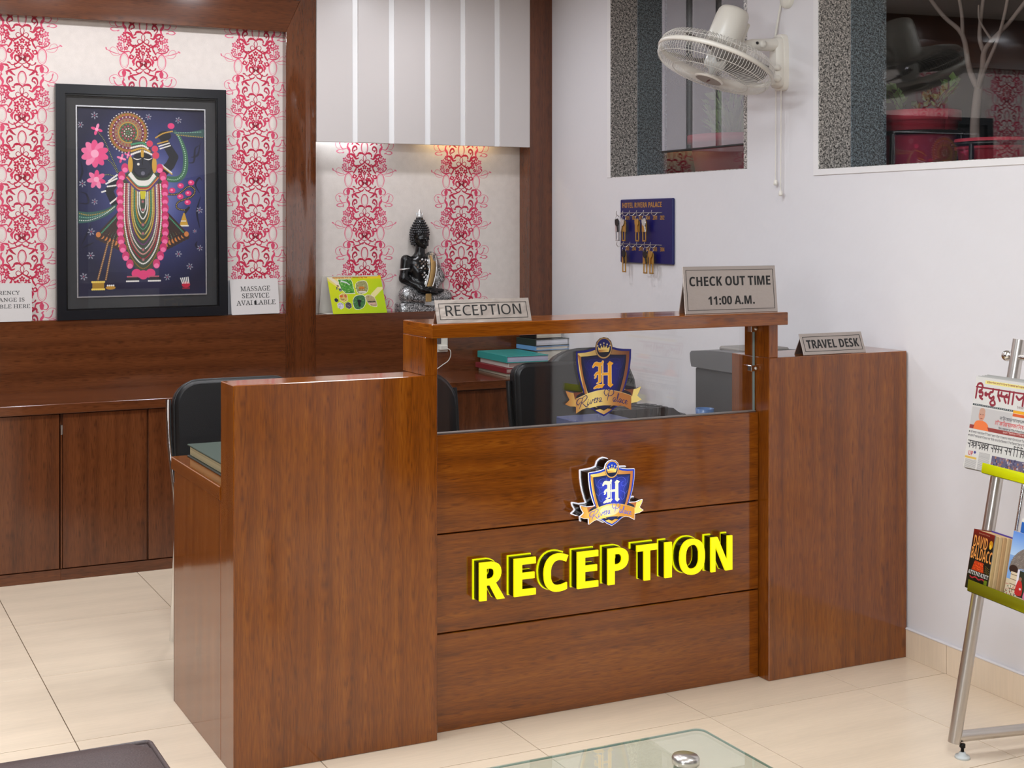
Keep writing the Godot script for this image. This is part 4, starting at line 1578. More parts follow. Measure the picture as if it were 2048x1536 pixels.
	# collar
	for k in 8:
		cv.dots(curve(v2([450 - k * 5, 560 + k * 6, 490, 610 + k * 10, 535, 620 + k * 10, 585, 610 + k * 10, 622 + k * 5, 560 + k * 6]), 5), 7, [white, white, white, white, green, red, gold, Color8(90, 50, 120)][k], 12)
	cv.poly(v2([515, 690, 560, 690, 550, 750, 522, 750]), Color8(206, 196, 40))
	# staffs and small stools at the foot
	for q in [[280, 1060, 205, 1330], [315, 1060, 262, 1330]]:
		cv.line(v2(q), Color8(96, 64, 40), 16)
		cv.dots(v2(q), 5, Color8(206, 160, 110), 13)
	cv.rect(165, 1345, 85, 56, Color8(168, 128, 40))
	cv.dots(v2([165, 1345, 250, 1345]), 8, Color8(236, 206, 90), 14)
	cv.dots(v2([165, 1398, 250, 1398]), 8, Color8(236, 206, 90), 14)
	cv.oval(296, 1388, 36, 14, Color8(190, 140, 50))
	cv.dots(v2([275, 1372, 320, 1372]), 7, white, 14)
	# red mark at the lower right
	cv.oval(852, 1378, 32, 22, Color8(190, 30, 60))
	for k in 5:
		cv.line([Vector2(812 + k * 14, 1330 - k * 1.5), Vector2(826 + k * 12, 1368)], white, 8)
	cv.rect(824, 1400, 58, 10, Color8(150, 30, 50))
	return cv.tex()

func build_shelf_things():
	# framed picture, leaning back a little; outer size 0.803 x 1.075
	var pf = thing("picture_frame", "tall black framed picture of a dark jewelled figure on blue", "picture", Vector3(1.463, 1.069, ZP + 0.012))
	pf.rotation = Vector3(-0.018, 0, 0.004)
	var w := 0.803
	var h := 1.075
	var f := MB.new()
	f.frame(w, h, 0.042, 0.03)
	put(f.done(), "frame", flat(Color(0.06, 0.065, 0.09), 0.28), pf, Vector3(0, h / 2, -0.015))
	var f2 := MB.new()
	f2.frame(w - 0.072, h - 0.072, 0.014, 0.02)
	put(f2.done(), "inner_lip", flat(Color(0.05, 0.05, 0.06), 0.22), pf, Vector3(0, h / 2, -0.02))
	var mt := MB.new()
	mt.frame(w - 0.08, h - 0.08, 0.062, 0.006)
	put(mt.done(), "mat", flat(Color(0.19, 0.19, 0.195), 0.7), pf, Vector3(0, h / 2, -0.022))
	var sl := MB.new()
	sl.frame(0.612, 0.882, 0.006, 0.006)
	put(sl.done(), "silver_slip", flat(Color(0.8, 0.8, 0.82), 0.25, 0.8), pf, Vector3(-0.003, h / 2 + 0.003, -0.0185))
	var pm := MB.new()
	pm.card(Vector3(-0.306, h / 2 - 0.44, -0.0245), Vector3(0.3, h / 2 - 0.44, -0.0245), Vector3(0.3, h / 2 + 0.44, -0.0245), Vector3(-0.306, h / 2 + 0.44, -0.0245), Vector3(0, 0, 1))
	put(pm.done(), "print", printed(picture_tex(), 0.45), pf)
	put(boxmesh(Vector3(0, h / 2, -0.028), Vector3(w - 0.05, h - 0.05, 0.004), 0.0), "backing", M.black, pf)
	put(boxmesh(Vector3(0, h / 2, -0.0135), Vector3(w - 0.074, h - 0.074, 0.002), 0.0), "glass", M.picture_glass, pf)
	# printed cards
	notice("notice_card", "white card reading MASSAGE SERVICE AVAILABLE beside the picture's right edge", Vector3(1.885, 1.0685, ZP + 0.003), 0.243, 0.172, [["MASSAGE", 0.0225, 0.113, 0.15], ["SERVICE", 0.0225, 0.079, 0.137], ["AVAI LABLE", 0.0225, 0.045, 0.197]], 0.15, true)
	notice("notice_card", "white card reading CURRENCY EXCHANGE IS AVAILABLE HERE at the far left", Vector3(0.69, 1.0685, ZP + 0.003), 0.262, 0.172, [["CURRENCY", 0.0165, 0.121, 0.15], ["EXCHANGE IS", 0.0165, 0.09, 0.19], ["AVAILABLE HERE", 0.0165, 0.06, 0.238]], 0.1, false)
	var blank = thing("blank_card", "blank grey card tucked behind the massage card", "card", Vector3(1.878, 1.0685, ZP - 0.034))
	put(spanmesh(Vector3(0, 0, -0.003), Vector3(0.235, 0.165, 0), 0.001), "sheet", flat(Color(0.7, 0.7, 0.72), 0.5), blank)
	# tent calendar
	var tc = thing("desk_calendar", "yellow-green tent card with small wildlife photos left of the statue", "calendar", Vector3(2.395, 1.0585, ZP + 0.002))
	var fr := MB.new()
	var wd := 0.292
	var ht := 0.195
	var cal := printed(calendar_tex(), 0.35)
	fr.xf = Transform3D(Basis(Vector3.RIGHT, -0.3), Vector3.ZERO)
	fr.card(Vector3(0.012, 0, 0.0005), Vector3(wd + 0.012, 0, 0.0005), Vector3(wd, ht, 0.0005), Vector3(0, ht, 0.0005), Vector3(0, 0, 1))
	put(fr.done(), "print", cal, tc)
	var bd := MB.new()
	bd.xf = fr.xf
	bd.face([Vector3(0.012, 0, -0.001), Vector3(wd + 0.012, 0, -0.001), Vector3(wd, ht, -0.001), Vector3(0, ht, -0.001)], Vector3(0, 0, -1))
	for e in [[Vector3(0.012, 0, 0), Vector3(0, ht, 0), Vector3(-1, 0, 0)], [Vector3(wd + 0.012, 0, 0), Vector3(wd, ht, 0), Vector3(1, 0, 0)], [Vector3(0, ht, 0), Vector3(wd, ht, 0), Vector3(0, 1, 0)]]:
		bd.face([e[0] + Vector3(0, 0, 0.0003), e[1] + Vector3(0, 0, 0.0003), e[1] - Vector3(0, 0, 0.001), e[0] - Vector3(0, 0, 0.001)], e[2])
	put(bd.done(), "front_board", M.paper, tc)
	var bk := MB.new()
	bk.xf = Transform3D(Basis(Vector3.RIGHT, 0.22), Vector3(-0.006, 0, -2.0 * sin(0.26) * ht + 0.004))
	bk.span(Vector3(-0.02, 0, -0.002), Vector3(wd - 0.01, ht * 0.985, 0), 0.0005)
	put(bk.done(), "back_board", M.paper, tc)
	var ft := MB.new()
	ft.span(Vector3(-0.02, 0, -0.085), Vector3(wd, 0.002, -0.004), 0.0005)
	put(ft.done(), "foot_flap", M.paper, tc)
	# switch plate with a charger on the dado
	var sp = thing("wall_socket", "white switch plate with charger plugged in, seen through the glass at left", "socket", Vector3(2.95, 0.86, ZP))
	put(spanmesh(Vector3(-0.06, -0.012, 0), Vector3(0.088, 0.066, 0.008), 0.002), "plate", M.white_plastic, sp)
	put(spanmesh(Vector3(0.018, 0.03, 0.008), Vector3(0.048, 0.062, 0.012), 0.001), "switch", flat(Color(0.3, 0.3, 0.32), 0.4), sp)
	put(spanmesh(Vector3(0.03, 0.0, 0.008), Vector3(0.074, 0.026, 0.04), 0.004), "charger", M.white_plastic, sp)
	var cb := MB.new()
	cb.tube(curve([Vector3(0.066, 0.01, 0.04), Vector3(0.078, 0.0, 0.055), Vector3(0.082, -0.03, 0.05), Vector3(0.07, -0.055, 0.045), Vector3(0.04, -0.075, 0.04), Vector3(0.0, -0.1, 0.04), Vector3(-0.03, -0.112, 0.05)], 5), 0.0022, 6)
	put(cb.done(), "charger_cable", M.white_plastic, sp)

func notice(called, label, at, w: float, h: float, lines: Array, lean: float, blot: bool):
	var t = thing(called, label, "card", at)
	t.rotation = Vector3(-lean, 0, 0.012 if blot else -0.004)
	var o := PackedVector2Array()
	for c in [[w - 0.006, 0.006, 0.0], [w - 0.006, h - 0.006, 1.0], [0.006, h - 0.006, 2.0], [0.006, 0.006, 3.0]]:
		for k in 4:
			var a: float = -PI / 2 + (c[2] + k / 3.0) * PI / 2
			o.append(Vector2(c[0] + cos(a) * 0.006, c[1] + sin(a) * 0.006))
	var m := MB.new()
	m.prism(o, -0.0035, 0.0, 0.0004)
	put(m.done(), "sheet", flat(Color(0.82, 0.8, 0.79), 0.6), t)
	for q in lines:
		var x := MB.new()
		lettering(x, q[0], "serif", Vector3((w - q[3]) / 2 + 0.004, q[2], 0.0002), q[1], q[3], 0.0006)
		put(x.done(), "lettering", M.ink, t)
	if blot:
		put(boxmesh(Vector3(0.122, 0.055, 0.0004), Vector3(0.011, 0.018, 0.0008), 0.0), "blot", M.ink, t)

func calendar_tex() -> ImageTexture:
	var cv := Cv.new(384, 260, Color8(196, 204, 20))
	rng.seed = 8
	cv.o = Vector2(0, 0)
	for y in 260:
		for x in 384:
			var i := (y * 384 + x) * 3
			var t := clampf((x + y) / 600.0, 0, 1)
			var c := Color8(206, 208, 16).lerp(Color8(170, 200, 14), t)
			if x - y * 1.3 + 40 > 0 and x + y < 190: c = Color8(226, 206, 120)
			if absf(x - y * 1.1 - 8) < 16 and y < 90: c = Color8(226, 214, 190)
			if absf(x + y * 1.2 - 470) < 26 and y > 80 and x > 290: c = Color8(228, 216, 150)
			if x > 220 and y < 22: c = Color8(226, 196, 30)
			cv.d[i] = c.r
			cv.d[i + 1] = c.g
			cv.d[i + 2] = c.b
	var photo := func(pts: Array, base: Color, spots: Array, n: int):
		cv.poly(pts, Color8(236, 232, 214))
		var ctr := Vector2.ZERO
		for p in pts: ctr += p / pts.size()
		var ins := pts.map(func(p): return ctr + (p - ctr) * 0.93)
		cv.poly(ins, base)
		var pg := PackedVector2Array(ins)
		var lo := Vector2.INF
		var hi := -Vector2.INF
		for p in ins:
			lo = lo.min(p)
			hi = hi.max(p)
		for k in n:
			var q := Vector2(rng.randf_range(lo.x, hi.x), rng.randf_range(lo.y, hi.y))
			if Geometry2D.is_point_in_polygon(q, pg) and q.distance_to(ctr) < (hi - lo).length() * 0.42:
				cv.oval(q.x, q.y, rng.randf_range(2, 6), rng.randf_range(1.5, 4), spots[rng.randi() % spots.size()])
	photo.call(v2([70, 22, 165, 22, 174, 40, 180, 125, 112, 124, 84, 92]), Color8(70, 140, 50), [Color8(40, 100, 36), Color8(120, 190, 80), Color8(90, 160, 60), Color8(160, 190, 120)], 120)
	cv.line(v2([96, 36, 130, 46, 150, 62]), Color8(206, 212, 206), 12, 6)
	photo.call(curve(v2([200, 124, 190, 70, 214, 40, 272, 38, 280, 90, 256, 122]), 4, true), Color8(150, 146, 96), [Color8(110, 120, 60), Color8(186, 180, 130)], 40)
	cv.oval(232, 84, 22, 9, Color8(190, 116, 40))
	for x in [216, 226, 240, 250]:
		cv.line([Vector2(x, 88), Vector2(x - 2, 106)], Color8(150, 84, 30), 4)
	cv.rect(206, 108, 52, 10, Color8(214, 208, 200))
	photo.call(curve(v2([160, 230, 152, 176, 180, 138, 240, 136, 244, 186, 214, 226]), 4, true), Color8(60, 110, 60), [Color8(40, 84, 44), Color8(100, 140, 90), Color8(90, 110, 120)], 60)
	cv.oval(200, 176, 15, 11, Color8(22, 22, 26))
	cv.oval(196, 196, 9, 20, Color8(24, 24, 28))
	photo.call(curve(v2([250, 138, 296, 138, 318, 166, 320, 216, 276, 210, 254, 184]), 4, true), Color8(170, 150, 110), [Color8(120, 100, 70), Color8(206, 190, 140)], 30)
	for k in 6:
		cv.oval(262 + k * 9, 182, 4, 6, Color8(44, 36, 36))
	cv.rect(266, 190, 46, 12, Color8(206, 164, 150))
	for q in [[92, 150, 34, Color8(206, 176, 96)], [62, 204, 26, Color8(196, 190, 206)], [118, 204, 26, Color8(86, 76, 86)], [38, 166, 15, Color8(44, 44, 62)], [80, 96, 13, Color8(92, 100, 92)], [66, 70, 9, Color8(150, 110, 40)], [58, 86, 7, Color8(100, 100, 80)]]:
		var hx := []
		for k in 6:
			hx.append(Vector2(q[0] + cos(TAU * k / 6 + 0.52) * q[2], q[1] + sin(TAU * k / 6 + 0.52) * q[2]))
		photo.call(hx, q[3], [q[3].darkened(0.4), q[3].lightened(0.3)], 14)
	cv.oval(78, 140, 12, 8, Color8(206, 96, 30))
	cv.oval(108, 138, 9, 12, Color8(190, 96, 70))
	cv.text(text_shape("Chandraprabha Wild Life Sanctuary Day Tour", "serifbold"), 36, 17, 11, Color8(150, 28, 30), 250)
	return cv.tex()

# ---- the seated statue
func build_statue():
	var s = thing("statue", "black and silver seated meditating statue on the ledge between two wallpaper stripes", "statue", Vector3(2.93, 1.0585, -6.143), 0.12)
	var base := MB.new()
	var o := PackedVector2Array()
	for k in 28:
		var a := TAU * k / 28
		var c := Vector2(cos(a), sin(a))
		o.append(Vector2(signf(c.x) * pow(absf(c.x), 0.45) * 0.157, signf(c.y) * pow(absf(c.y), 0.5) * 0.052))
	base.xf = Transform3D(Basis(Vector3.RIGHT, -PI / 2), Vector3.ZERO)
	base.prism(o, 0.0, 0.043, 0.005, true)
	var pewter := flat(Color(0.72, 0.72, 0.72), 0.3, 0.85)
	relief(0.09, 33, 6.0, Vector3(5, 5, 5), pewter, 3)
	pewter.uv1_triplanar = true
	put(base.done(), "base", M.antique, s)
	var black := flat(Color(0.06, 0.06, 0.065), 0.24)
	# body: torso, neck, head, both arms meeting in the lap; one surface
	var b := []
	b.append(["c", Vector3(-0.022, 0.12, 0.0), Vector3(-0.022, 0.2, 0.0), 0.052, 0.058])
	b.append(["e", Vector3(-0.022, 0.24, -0.002), Vector3(0.074, 0.05, 0.044)])
	b.append(["c", Vector3(-0.022, 0.27, 0.0), Vector3(-0.018, 0.325, 0.004), 0.028, 0.025])
	b.append(["c", Vector3(-0.1, 0.262, -0.006), Vector3(-0.114, 0.17, -0.004), 0.027, 0.022])
	b.append(["c", Vector3(-0.114, 0.165, -0.004), Vector3(-0.03, 0.112, 0.05), 0.021, 0.015])
	b.append(["c", Vector3(0.062, 0.262, -0.006), Vector3(0.085, 0.16, 0.0), 0.027, 0.022])
	b.append(["c", Vector3(0.085, 0.155, 0.0), Vector3(0.02, 0.112, 0.05), 0.021, 0.015])
	b.append(["c", Vector3(-0.04, 0.112, 0.054), Vector3(0.03, 0.106, 0.06), 0.014, 0.012])
	put(blob(b, 0.018, 0.005), "body", black, s)
	# head with brows, nose, lips, eyelids, chin and ears with long lobes
	var fc := []
	fc.append(["c", Vector3(-0.018, 0.3, 0.002), Vector3(-0.018, 0.34, 0.004), 0.024, 0.024])
	fc.append(["e", Vector3(-0.016, 0.372, 0.004), Vector3(0.041, 0.053, 0.041)])
	fc.append(["e", Vector3(-0.012, 0.35, 0.022), Vector3(0.026, 0.028, 0.024)])
	fc.append(["c", Vector3(-0.011, 0.377, 0.046), Vector3(-0.01, 0.358, 0.052), 0.004, 0.0055])
	fc.append(["c", Vector3(-0.03, 0.381, 0.042), Vector3(-0.014, 0.382, 0.046), 0.003, 0.003])
	fc.append(["c", Vector3(-0.006, 0.382, 0.046), Vector3(0.01, 0.381, 0.042), 0.003, 0.003])
	fc.append(["e", Vector3(-0.024, 0.371, 0.041), Vector3(0.009, 0.005, 0.006)])
	fc.append(["e", Vector3(0.004, 0.371, 0.041), Vector3(0.009, 0.005, 0.006)])
	fc.append(["c", Vector3(-0.02, 0.343, 0.043), Vector3(0.001, 0.343, 0.043), 0.0035, 0.0035])
	fc.append(["c", Vector3(-0.017, 0.338, 0.043), Vector3(-0.003, 0.338, 0.043), 0.0035, 0.0035])
	fc.append(["e", Vector3(-0.01, 0.327, 0.036), Vector3(0.01, 0.008, 0.008)])
	for sd in [-1.0, 1.0]:
		fc.append(["c", Vector3(-0.016 + sd * 0.043, 0.385, 0.004), Vector3(-0.016 + sd * 0.041, 0.335, 0.008), 0.006, 0.004])
	put(blob(fc, 0.005, 0.0026), "head", black, s)
	# hands laid one in the other: palms, fingers, thumbs
	var hd := []
	hd.append(["e", Vector3(-0.01, 0.106, 0.062), Vector3(0.026, 0.008, 0.013)])
	for k in 4:
		hd.append(["c", Vector3(0.0, 0.106 - k * 0.002, 0.058 + k * 0.006), Vector3(0.046 - absf(k - 1.4) * 0.005, 0.1 - k * 0.002, 0.06 + k * 0.006), 0.0048, 0.0036])
	hd.append(["c", Vector3(-0.026, 0.112, 0.064), Vector3(-0.006, 0.121, 0.07), 0.005, 0.004])
	hd.append(["c", Vector3(0.02, 0.112, 0.064), Vector3(0.0, 0.121, 0.07), 0.005, 0.004])
	put(blob(hd, 0.003, 0.0022), "hands", black, s)
	# crossed legs under a silver cloth: a full round knee left, the long flat thigh right
	var silver := flat(Color(0.76, 0.75, 0.74), 0.28, 0.88)
	relief(0.05, 35, 7.0, Vector3(6, 6, 6), silver, 3)
	silver.uv1_triplanar = true
	var lg := []
	lg.append(["c", Vector3(-0.03, 0.085, -0.01), Vector3(-0.1, 0.085, 0.006), 0.042, 0.046])
	lg.append(["c", Vector3(-0.1, 0.07, 0.012), Vector3(-0.02, 0.062, 0.042), 0.036, 0.022])
	lg.append(["c", Vector3(0.02, 0.085, -0.01), Vector3(0.135, 0.074, 0.0), 0.042, 0.034])
	lg.append(["c", Vector3(0.135, 0.066, 0.004), Vector3(0.02, 0.062, 0.044), 0.03, 0.022])
	lg.append(["e", Vector3(0.0, 0.06, 0.02), Vector3(0.08, 0.022, 0.03)])
	put(blob(lg, 0.014, 0.005), "legs", M.antique, s)
	# foot on the thigh
	var ft := []
	ft.append(["c", Vector3(0.03, 0.103, 0.045), Vector3(0.09, 0.103, 0.036), 0.012, 0.009])
	for k in 5:
		ft.append(["c", Vector3(0.088, 0.107 - k * 0.003, 0.04 - k * 0.002), Vector3(0.102 - k * 0.001, 0.107 - k * 0.003, 0.038 - k * 0.002), 0.004, 0.0032])
	put(blob(ft, 0.004, 0.003), "foot", black, s)
	# robe over the left shoulder and arm
	var rb := []
	rb.append(["c", Vector3(0.05, 0.268, -0.004), Vector3(0.092, 0.165, 0.0), 0.036, 0.033])
	rb.append(["c", Vector3(0.088, 0.17, 0.004), Vector3(0.05, 0.12, 0.03), 0.032, 0.02])
	rb.append(["c", Vector3(0.03, 0.245, 0.018), Vector3(0.0, 0.14, 0.03), 0.036, 0.036])
	put(blob(rb, 0.02, 0.005), "robe", M.antique, s)
	# sash, broad gold band with silver borders from the shoulder to the lap and over the legs
	var band := flat(Color(0.78, 0.63, 0.4), 0.42, 0.5)
	relief(0.3, 37, 8.0, Vector3(8, 8, 8), band, 1)
	band.uv1_triplanar = true
	for q in [[0.0, 0.017, band, "sash"], [-0.021, 0.004, M.silver, "sash_border"], [0.021, 0.004, M.silver, "sash_border"]]:
		var m := MB.new()
		m.smooth = true
		var pts := [Vector3(0.04, 0.285, 0.026), Vector3(0.03, 0.262, 0.05), Vector3(0.022, 0.22, 0.066), Vector3(0.01, 0.17, 0.07), Vector3(-0.004, 0.128, 0.07)]
		pts = curve(pts, 5)
		for i in pts.size() - 1:
			var a: Vector3 = pts[i] + Vector3(q[0], 0, 0)
			var c: Vector3 = pts[i + 1] + Vector3(q[0], 0, 0)
			var wv := Vector3(q[1], 0, -q[1] * 0.25)
			m.face([a - wv, a + wv, c + wv, c - wv], Vector3(0, 0.2, 1))
			m.face([a - wv - Vector3(0, 0, 0.003), a + wv - Vector3(0, 0, 0.003), c + wv - Vector3(0, 0, 0.003), c - wv - Vector3(0, 0, 0.003)], Vector3(0, 0, -1))
			for sd in [-1.0, 1.0]:
				m.face([a + wv * sd, c + wv * sd, c + wv * sd - Vector3(0, 0, 0.003), a + wv * sd - Vector3(0, 0, 0.003)], Vector3(sd, 0, 0))
		put(m.done(), q[3], q[2], s)
	put(boxmesh(Vector3(-0.008, 0.07, 0.066), Vector3(0.034, 0.042, 0.006), 0.002), "sash", band, s)
	# folds of cloth fanning out below the sash
	for k in 5:
		var m := MB.new()
		m.tube([Vector3(-0.028, 0.05 - k * 0.004, 0.062), Vector3(0.0 + k * 0.004, 0.046 - k * 0.004, 0.066), Vector3(0.03 + k * 0.006, 0.052 - k * 0.004, 0.058)], 0.0032, 6)
		put(m.done(), "cloth_fold", M.silver, s)
	# mirror mosaic on the chest, set in a slanting grid
	var mo := [flat(Color(0.92, 0.92, 0.92), 0.2, 0.6), flat(Color(0.2, 0.19, 0.19), 0.2, 0.9), flat(Color(0.5, 0.44, 0.4), 0.25, 0.7)]
	rng.seed = 5
	for i in 9:
		for j in 5:
			var p := Vector2(-0.078, 0.238) + Vector2(0.0115, 0.0095) * j + Vector2(0.009, -0.0125) * i
			if p.x > -0.004 - (0.24 - p.y) * 0.1 or p.y < 0.13 or p.x < -0.078 + (0.21 - p.y) * 0.35:
				continue
			var z := 0.05 + 0.014 * (1.0 - pow((p.x + 0.022) / 0.08, 2.0)) - 0.05 * maxf(p.y - 0.22, 0)
			put(boxmesh(Vector3.ZERO, Vector3(0.0105, 0.0085, 0.003), 0.0008), "mirror_chip", mo[rng.randi() % 3], s, Vector3(p.x, p.y, z), Vector3(-0.1, (p.x + 0.022) * 6, 0.62))
	# arm band
	var ab := MB.new()
	var ring := []
	for k in 14:
		var a := TAU * k / 14
		ring.append(Vector3(-0.107 + cos(a) * 0.027, 0.218 + cos(a) * 0.004, -0.005 + sin(a) * 0.027))
	ab.tube(ring, 0.0045, 6, true)
	put(ab.done(), "arm_band", M.silver, s)
	# curls of hair: rows of little balls over a tapering cap
	var cap := MB.new()
	cap.lathe([Vector2(0.0, 0.485), Vector2(0.018, 0.475), Vector2(0.03, 0.45), Vector2(0.043, 0.42), Vector2(0.047, 0.395), Vector2(0.044, 0.37), Vector2(0.03, 0.35)], 20, Vector3(-0.018, 0, -0.004))
	put(cap.done(), "hair_cap", black, s)
	var hr := MB.new()
	var rows := [[0.476, 0.014], [0.464, 0.023], [0.452, 0.03], [0.44, 0.036], [0.428, 0.042], [0.416, 0.046], [0.404, 0.048], [0.392, 0.049], [0.38, 0.048], [0.368, 0.047], [0.356, 0.045], [0.344, 0.042]]
	for i in rows.size():
		var rr: float = rows[i][1]
		var n := int(TAU * rr / 0.0115)
		for k in n:
			var a := TAU * (k + 0.5 * (i % 2)) / n
			var q := Vector3(-0.018 + cos(a) * rr, rows[i][0], -0.004 + sin(a) * rr)
			if rows[i][0] < 0.402 and sin(a) > -0.25 + (0.402 - rows[i][0]) * 0.0 and absf(cos(a)) < 0.9 and q.z > 0.0:
				continue
			hr.ball(q, Vector3.ONE * 0.0056, 8)
	put(hr.done(), "hair_curls", flat(Color(0.3, 0.3, 0.31), 0.22, 0.7), s)
	# flame on the crown
	var fl := MB.new()
	fl.lathe([Vector2(0.0, 0.485), Vector2(0.016, 0.478), Vector2(0.017, 0.487), Vector2(0.012, 0.497), Vector2(0.009, 0.506), Vector2(0.004, 0.518), Vector2(0.0, 0.526)], 14, Vector3(-0.018, 0, -0.004))
	for k in 7:
		var a := TAU * k / 7
		var d := Vector3(cos(a), 0, sin(a))
		fl.tube([Vector3(-0.018, 0.482, -0.004) + d * 0.013, Vector3(-0.018, 0.496, -0.004) + d * 0.015, Vector3(-0.018, 0.51 - (k % 2) * 0.004, -0.004) + d * 0.018], [0.0042, 0.0034, 0.0004], 6)
	put(fl.done(), "flame_finial", M.silver, s)

# ---- wall fan, key board
func build_fan():
	var t = thing("wall_fan", "off-white oscillating wall fan tilted down between the two windows", "fan")
	wallmount(t, 0, 0, 0)      # its parts are given in the wall's frame: along, up, out
	var pl := flat(Color(0.89, 0.87, 0.83), 0.32)
	var wire := flat(Color(0.88, 0.86, 0.83), 0.4)
	# mounting body: a rounded shell, taller than wide
	var b := MB.new()
	b.xf = Transform3D(Basis(Vector3.RIGHT, 0), Vector3(-0.684, 2.142, 0))
	var o := PackedVector2Array()
	for k in 32:
		var a := TAU * k / 32
		var c := Vector2(cos(a), sin(a))
		o.append(Vector2(signf(c.x) * pow(absf(c.x), 0.5) * 0.036 * (1.0 - 0.1 * c.y), signf(c.y) * pow(absf(c.y), 0.4) * 0.112))
	b.prism(o, 0.0, 0.022, 0.002, true)
	b.prism(scaled(o, 0.9), 0.022, 0.05, 0.012, true)
	put(b.done(), "wall_mount", pl, t)
	# arm and tilt knob
	var ar := []
	ar.append(["c", Vector3(-0.684, 2.212, 0.03), Vector3(-0.68, 2.205, 0.15), 0.026, 0.023])
	put(blob(ar, 0.006, 0.004), "arm", pl, t)
	var kn := MB.new()
	kn.lathe([Vector2(0, 0.008), Vector2(0.014, 0.007), Vector2(0.016, 0.0), Vector2(0.016, -0.01)], 20, Vector3(-0.655, 2.207, 0.118), Vector3(1, 0, 0))
	put(kn.done(), "tilt_knob", pl, t)
	var sc := MB.new()
	sc.lathe([Vector2(0, 0.002), Vector2(0.006, 0.001), Vector2(0.006, -0.006)], 12, Vector3(-0.656, 2.21, 0.143), Vector3(1, 0, 0))
	put(sc.done(), "screw", M.black, t)
	for q in [[2.118, 0.013], [2.075, 0.014]]:
		var d := MB.new()
		d.lathe([Vector2(0, 0.012), Vector2(q[1] * 0.8, 0.011), Vector2(q[1], 0.006), Vector2(q[1], -0.004)], 18, Vector3(-0.66, q[0], 0.045), Vector3(0.6, 0, 0.8))
		put(d.done(), "dial", pl, t)
	# head: everything turns about the axis A (pointing where the air goes)
	var A := Vector3(-0.06, -0.93, 0.37).normalized()
	var c0 := Vector3(-0.68, 2.131, 0.32)
	var H := Transform3D(Basis(Quaternion(Vector3.UP, A)), c0)      # local +y is forward
	var R := 0.228
	var mo := MB.new()
	mo.xf = H
	mo.lathe([Vector2(0.0, -0.225), Vector2(0.035, -0.224), Vector2(0.054, -0.217), Vector2(0.0605, -0.205), Vector2(0.0635, -0.18), Vector2(0.066, -0.08), Vector2(0.06, -0.066), Vector2(0.03, -0.05), Vector2(0.0, -0.05)], 36)
	put(mo.done(), "motor_housing", pl, t)
	# side bracket between motor and arm
	var up := (Vector3(0, 0, -1) - A * A.dot(Vector3(0, 0, -1))).normalized()
	var br := MB.new()
	var bx := Basis(up.cross(-A).normalized(), -A, up)
	br.xf = Transform3D(bx, c0 - A * 0.115 + up * 0.062)
	br.span(Vector3(-0.026, -0.055, -0.012), Vector3(0.026, 0.075, 0.012), 0.004)
	put(br.done(), "bracket", pl, t)
	var b2 := MB.new()
	b2.tube([c0 - A * 0.085 + up * 0.07, Vector3(-0.68, 2.205, 0.17), Vector3(-0.68, 2.207, 0.15)], 0.019, 12)
	put(b2.done(), "tilt_joint", pl, t)
	# cage: ring, rear wires, front wires, badge
	var ring := MB.new()
	ring.xf = H
	ring.lathe([Vector2(R - 0.006, -0.009), Vector2(R + 0.001, -0.009), Vector2(R + 0.003, 0.0), Vector2(R + 0.001, 0.009), Vector2(R - 0.006, 0.009), Vector2(R - 0.007, 0.0), Vector2(R - 0.006, -0.009)], 72)
	put(ring.done(), "cage_ring", pl, t)
	var rear := MB.new()
	rear.xf = H
	for k in 84:
		var a := TAU * k / 84
		var d := Vector3(cos(a), 0, sin(a))
		rear.tube([d * (R - 0.003), d * (R - 0.006) + Vector3(0, -0.03, 0), d * (R - 0.022) + Vector3(0, -0.05, 0), d * 0.14 + Vector3(0, -0.062, 0), d * 0.06 + Vector3(0, -0.064, 0)], 0.0009, 4, false, false)
	for q in [[R - 0.005, -0.028], [0.15, -0.062], [0.1, -0.064]]:
		rear.tube(circle(q[0], q[1], 60), 0.0012, 4, true)
	put(rear.done(), "rear_grill", wire, t)
	var front := MB.new()
	front.xf = H
	for k in 110:
		var a := TAU * k / 110
		var d := Vector3(cos(a), 0, sin(a))
		front.tube([d * (R - 0.003), d * (R - 0.005) + Vector3(0, 0.03, 0), d * (R - 0.024) + Vector3(0, 0.05, 0), d * 0.14 + Vector3(0, 0.064, 0), d * 0.05 + Vector3(0, 0.072, 0)], 0.0009, 4, false, false)
	for q in [[R - 0.012, 0.042], [0.15, 0.063]]:
		front.tube(circle(q[0], q[1], 60), 0.0012, 4, true)
	put(front.done(), "front_grill", wire, t)
	var bd := MB.new()
	bd.xf = H
	bd.lathe([Vector2(0.056, 0.066), Vector2(0.058, 0.074), Vector2(0.05, 0.078)], 36)
	put(bd.done(), "badge_rim", pl, t)
	var bf := MB.new()
	bf.xf = H
	bf.lathe([Vector2(0.05, 0.0775), Vector2(0.0, 0.0785)], 36)
	put(bf.done(), "badge", flat(Color(0.62, 0.57, 0.52), 0.4), t)
	var bl := MB.new()
	var bb := Basis(Vector3.RIGHT, PI)
	bl.xf = H * Transform3D(Basis(Vector3.RIGHT, -PI / 2), Vector3(0, 0.0787, 0))
	for k in 5:
		bl.span(Vector3(-0.02 + k * 0.0085, -0.003, -0.0002), Vector3(-0.0142 + k * 0.0085, 0.003, 0.0006), 0.0)
	put(bl.done(), "badge_print", flat(Color(0.4, 0.2, 0.2), 0.5), t)
	# hub and three translucent-looking pale blades
	var hb := MB.new()
	hb.xf = H
	hb.lathe([Vector2(0.04, -0.035), Vector2(0.042, 0.01), Vector2(0.036, 0.028), Vector2(0.014, 0.034), Vector2(0.012, 0.05), Vector2(0.0, 0.052)], 28)
	put(hb.done(), "hub", flat(Color(0.86, 0.86, 0.84), 0.25), t)
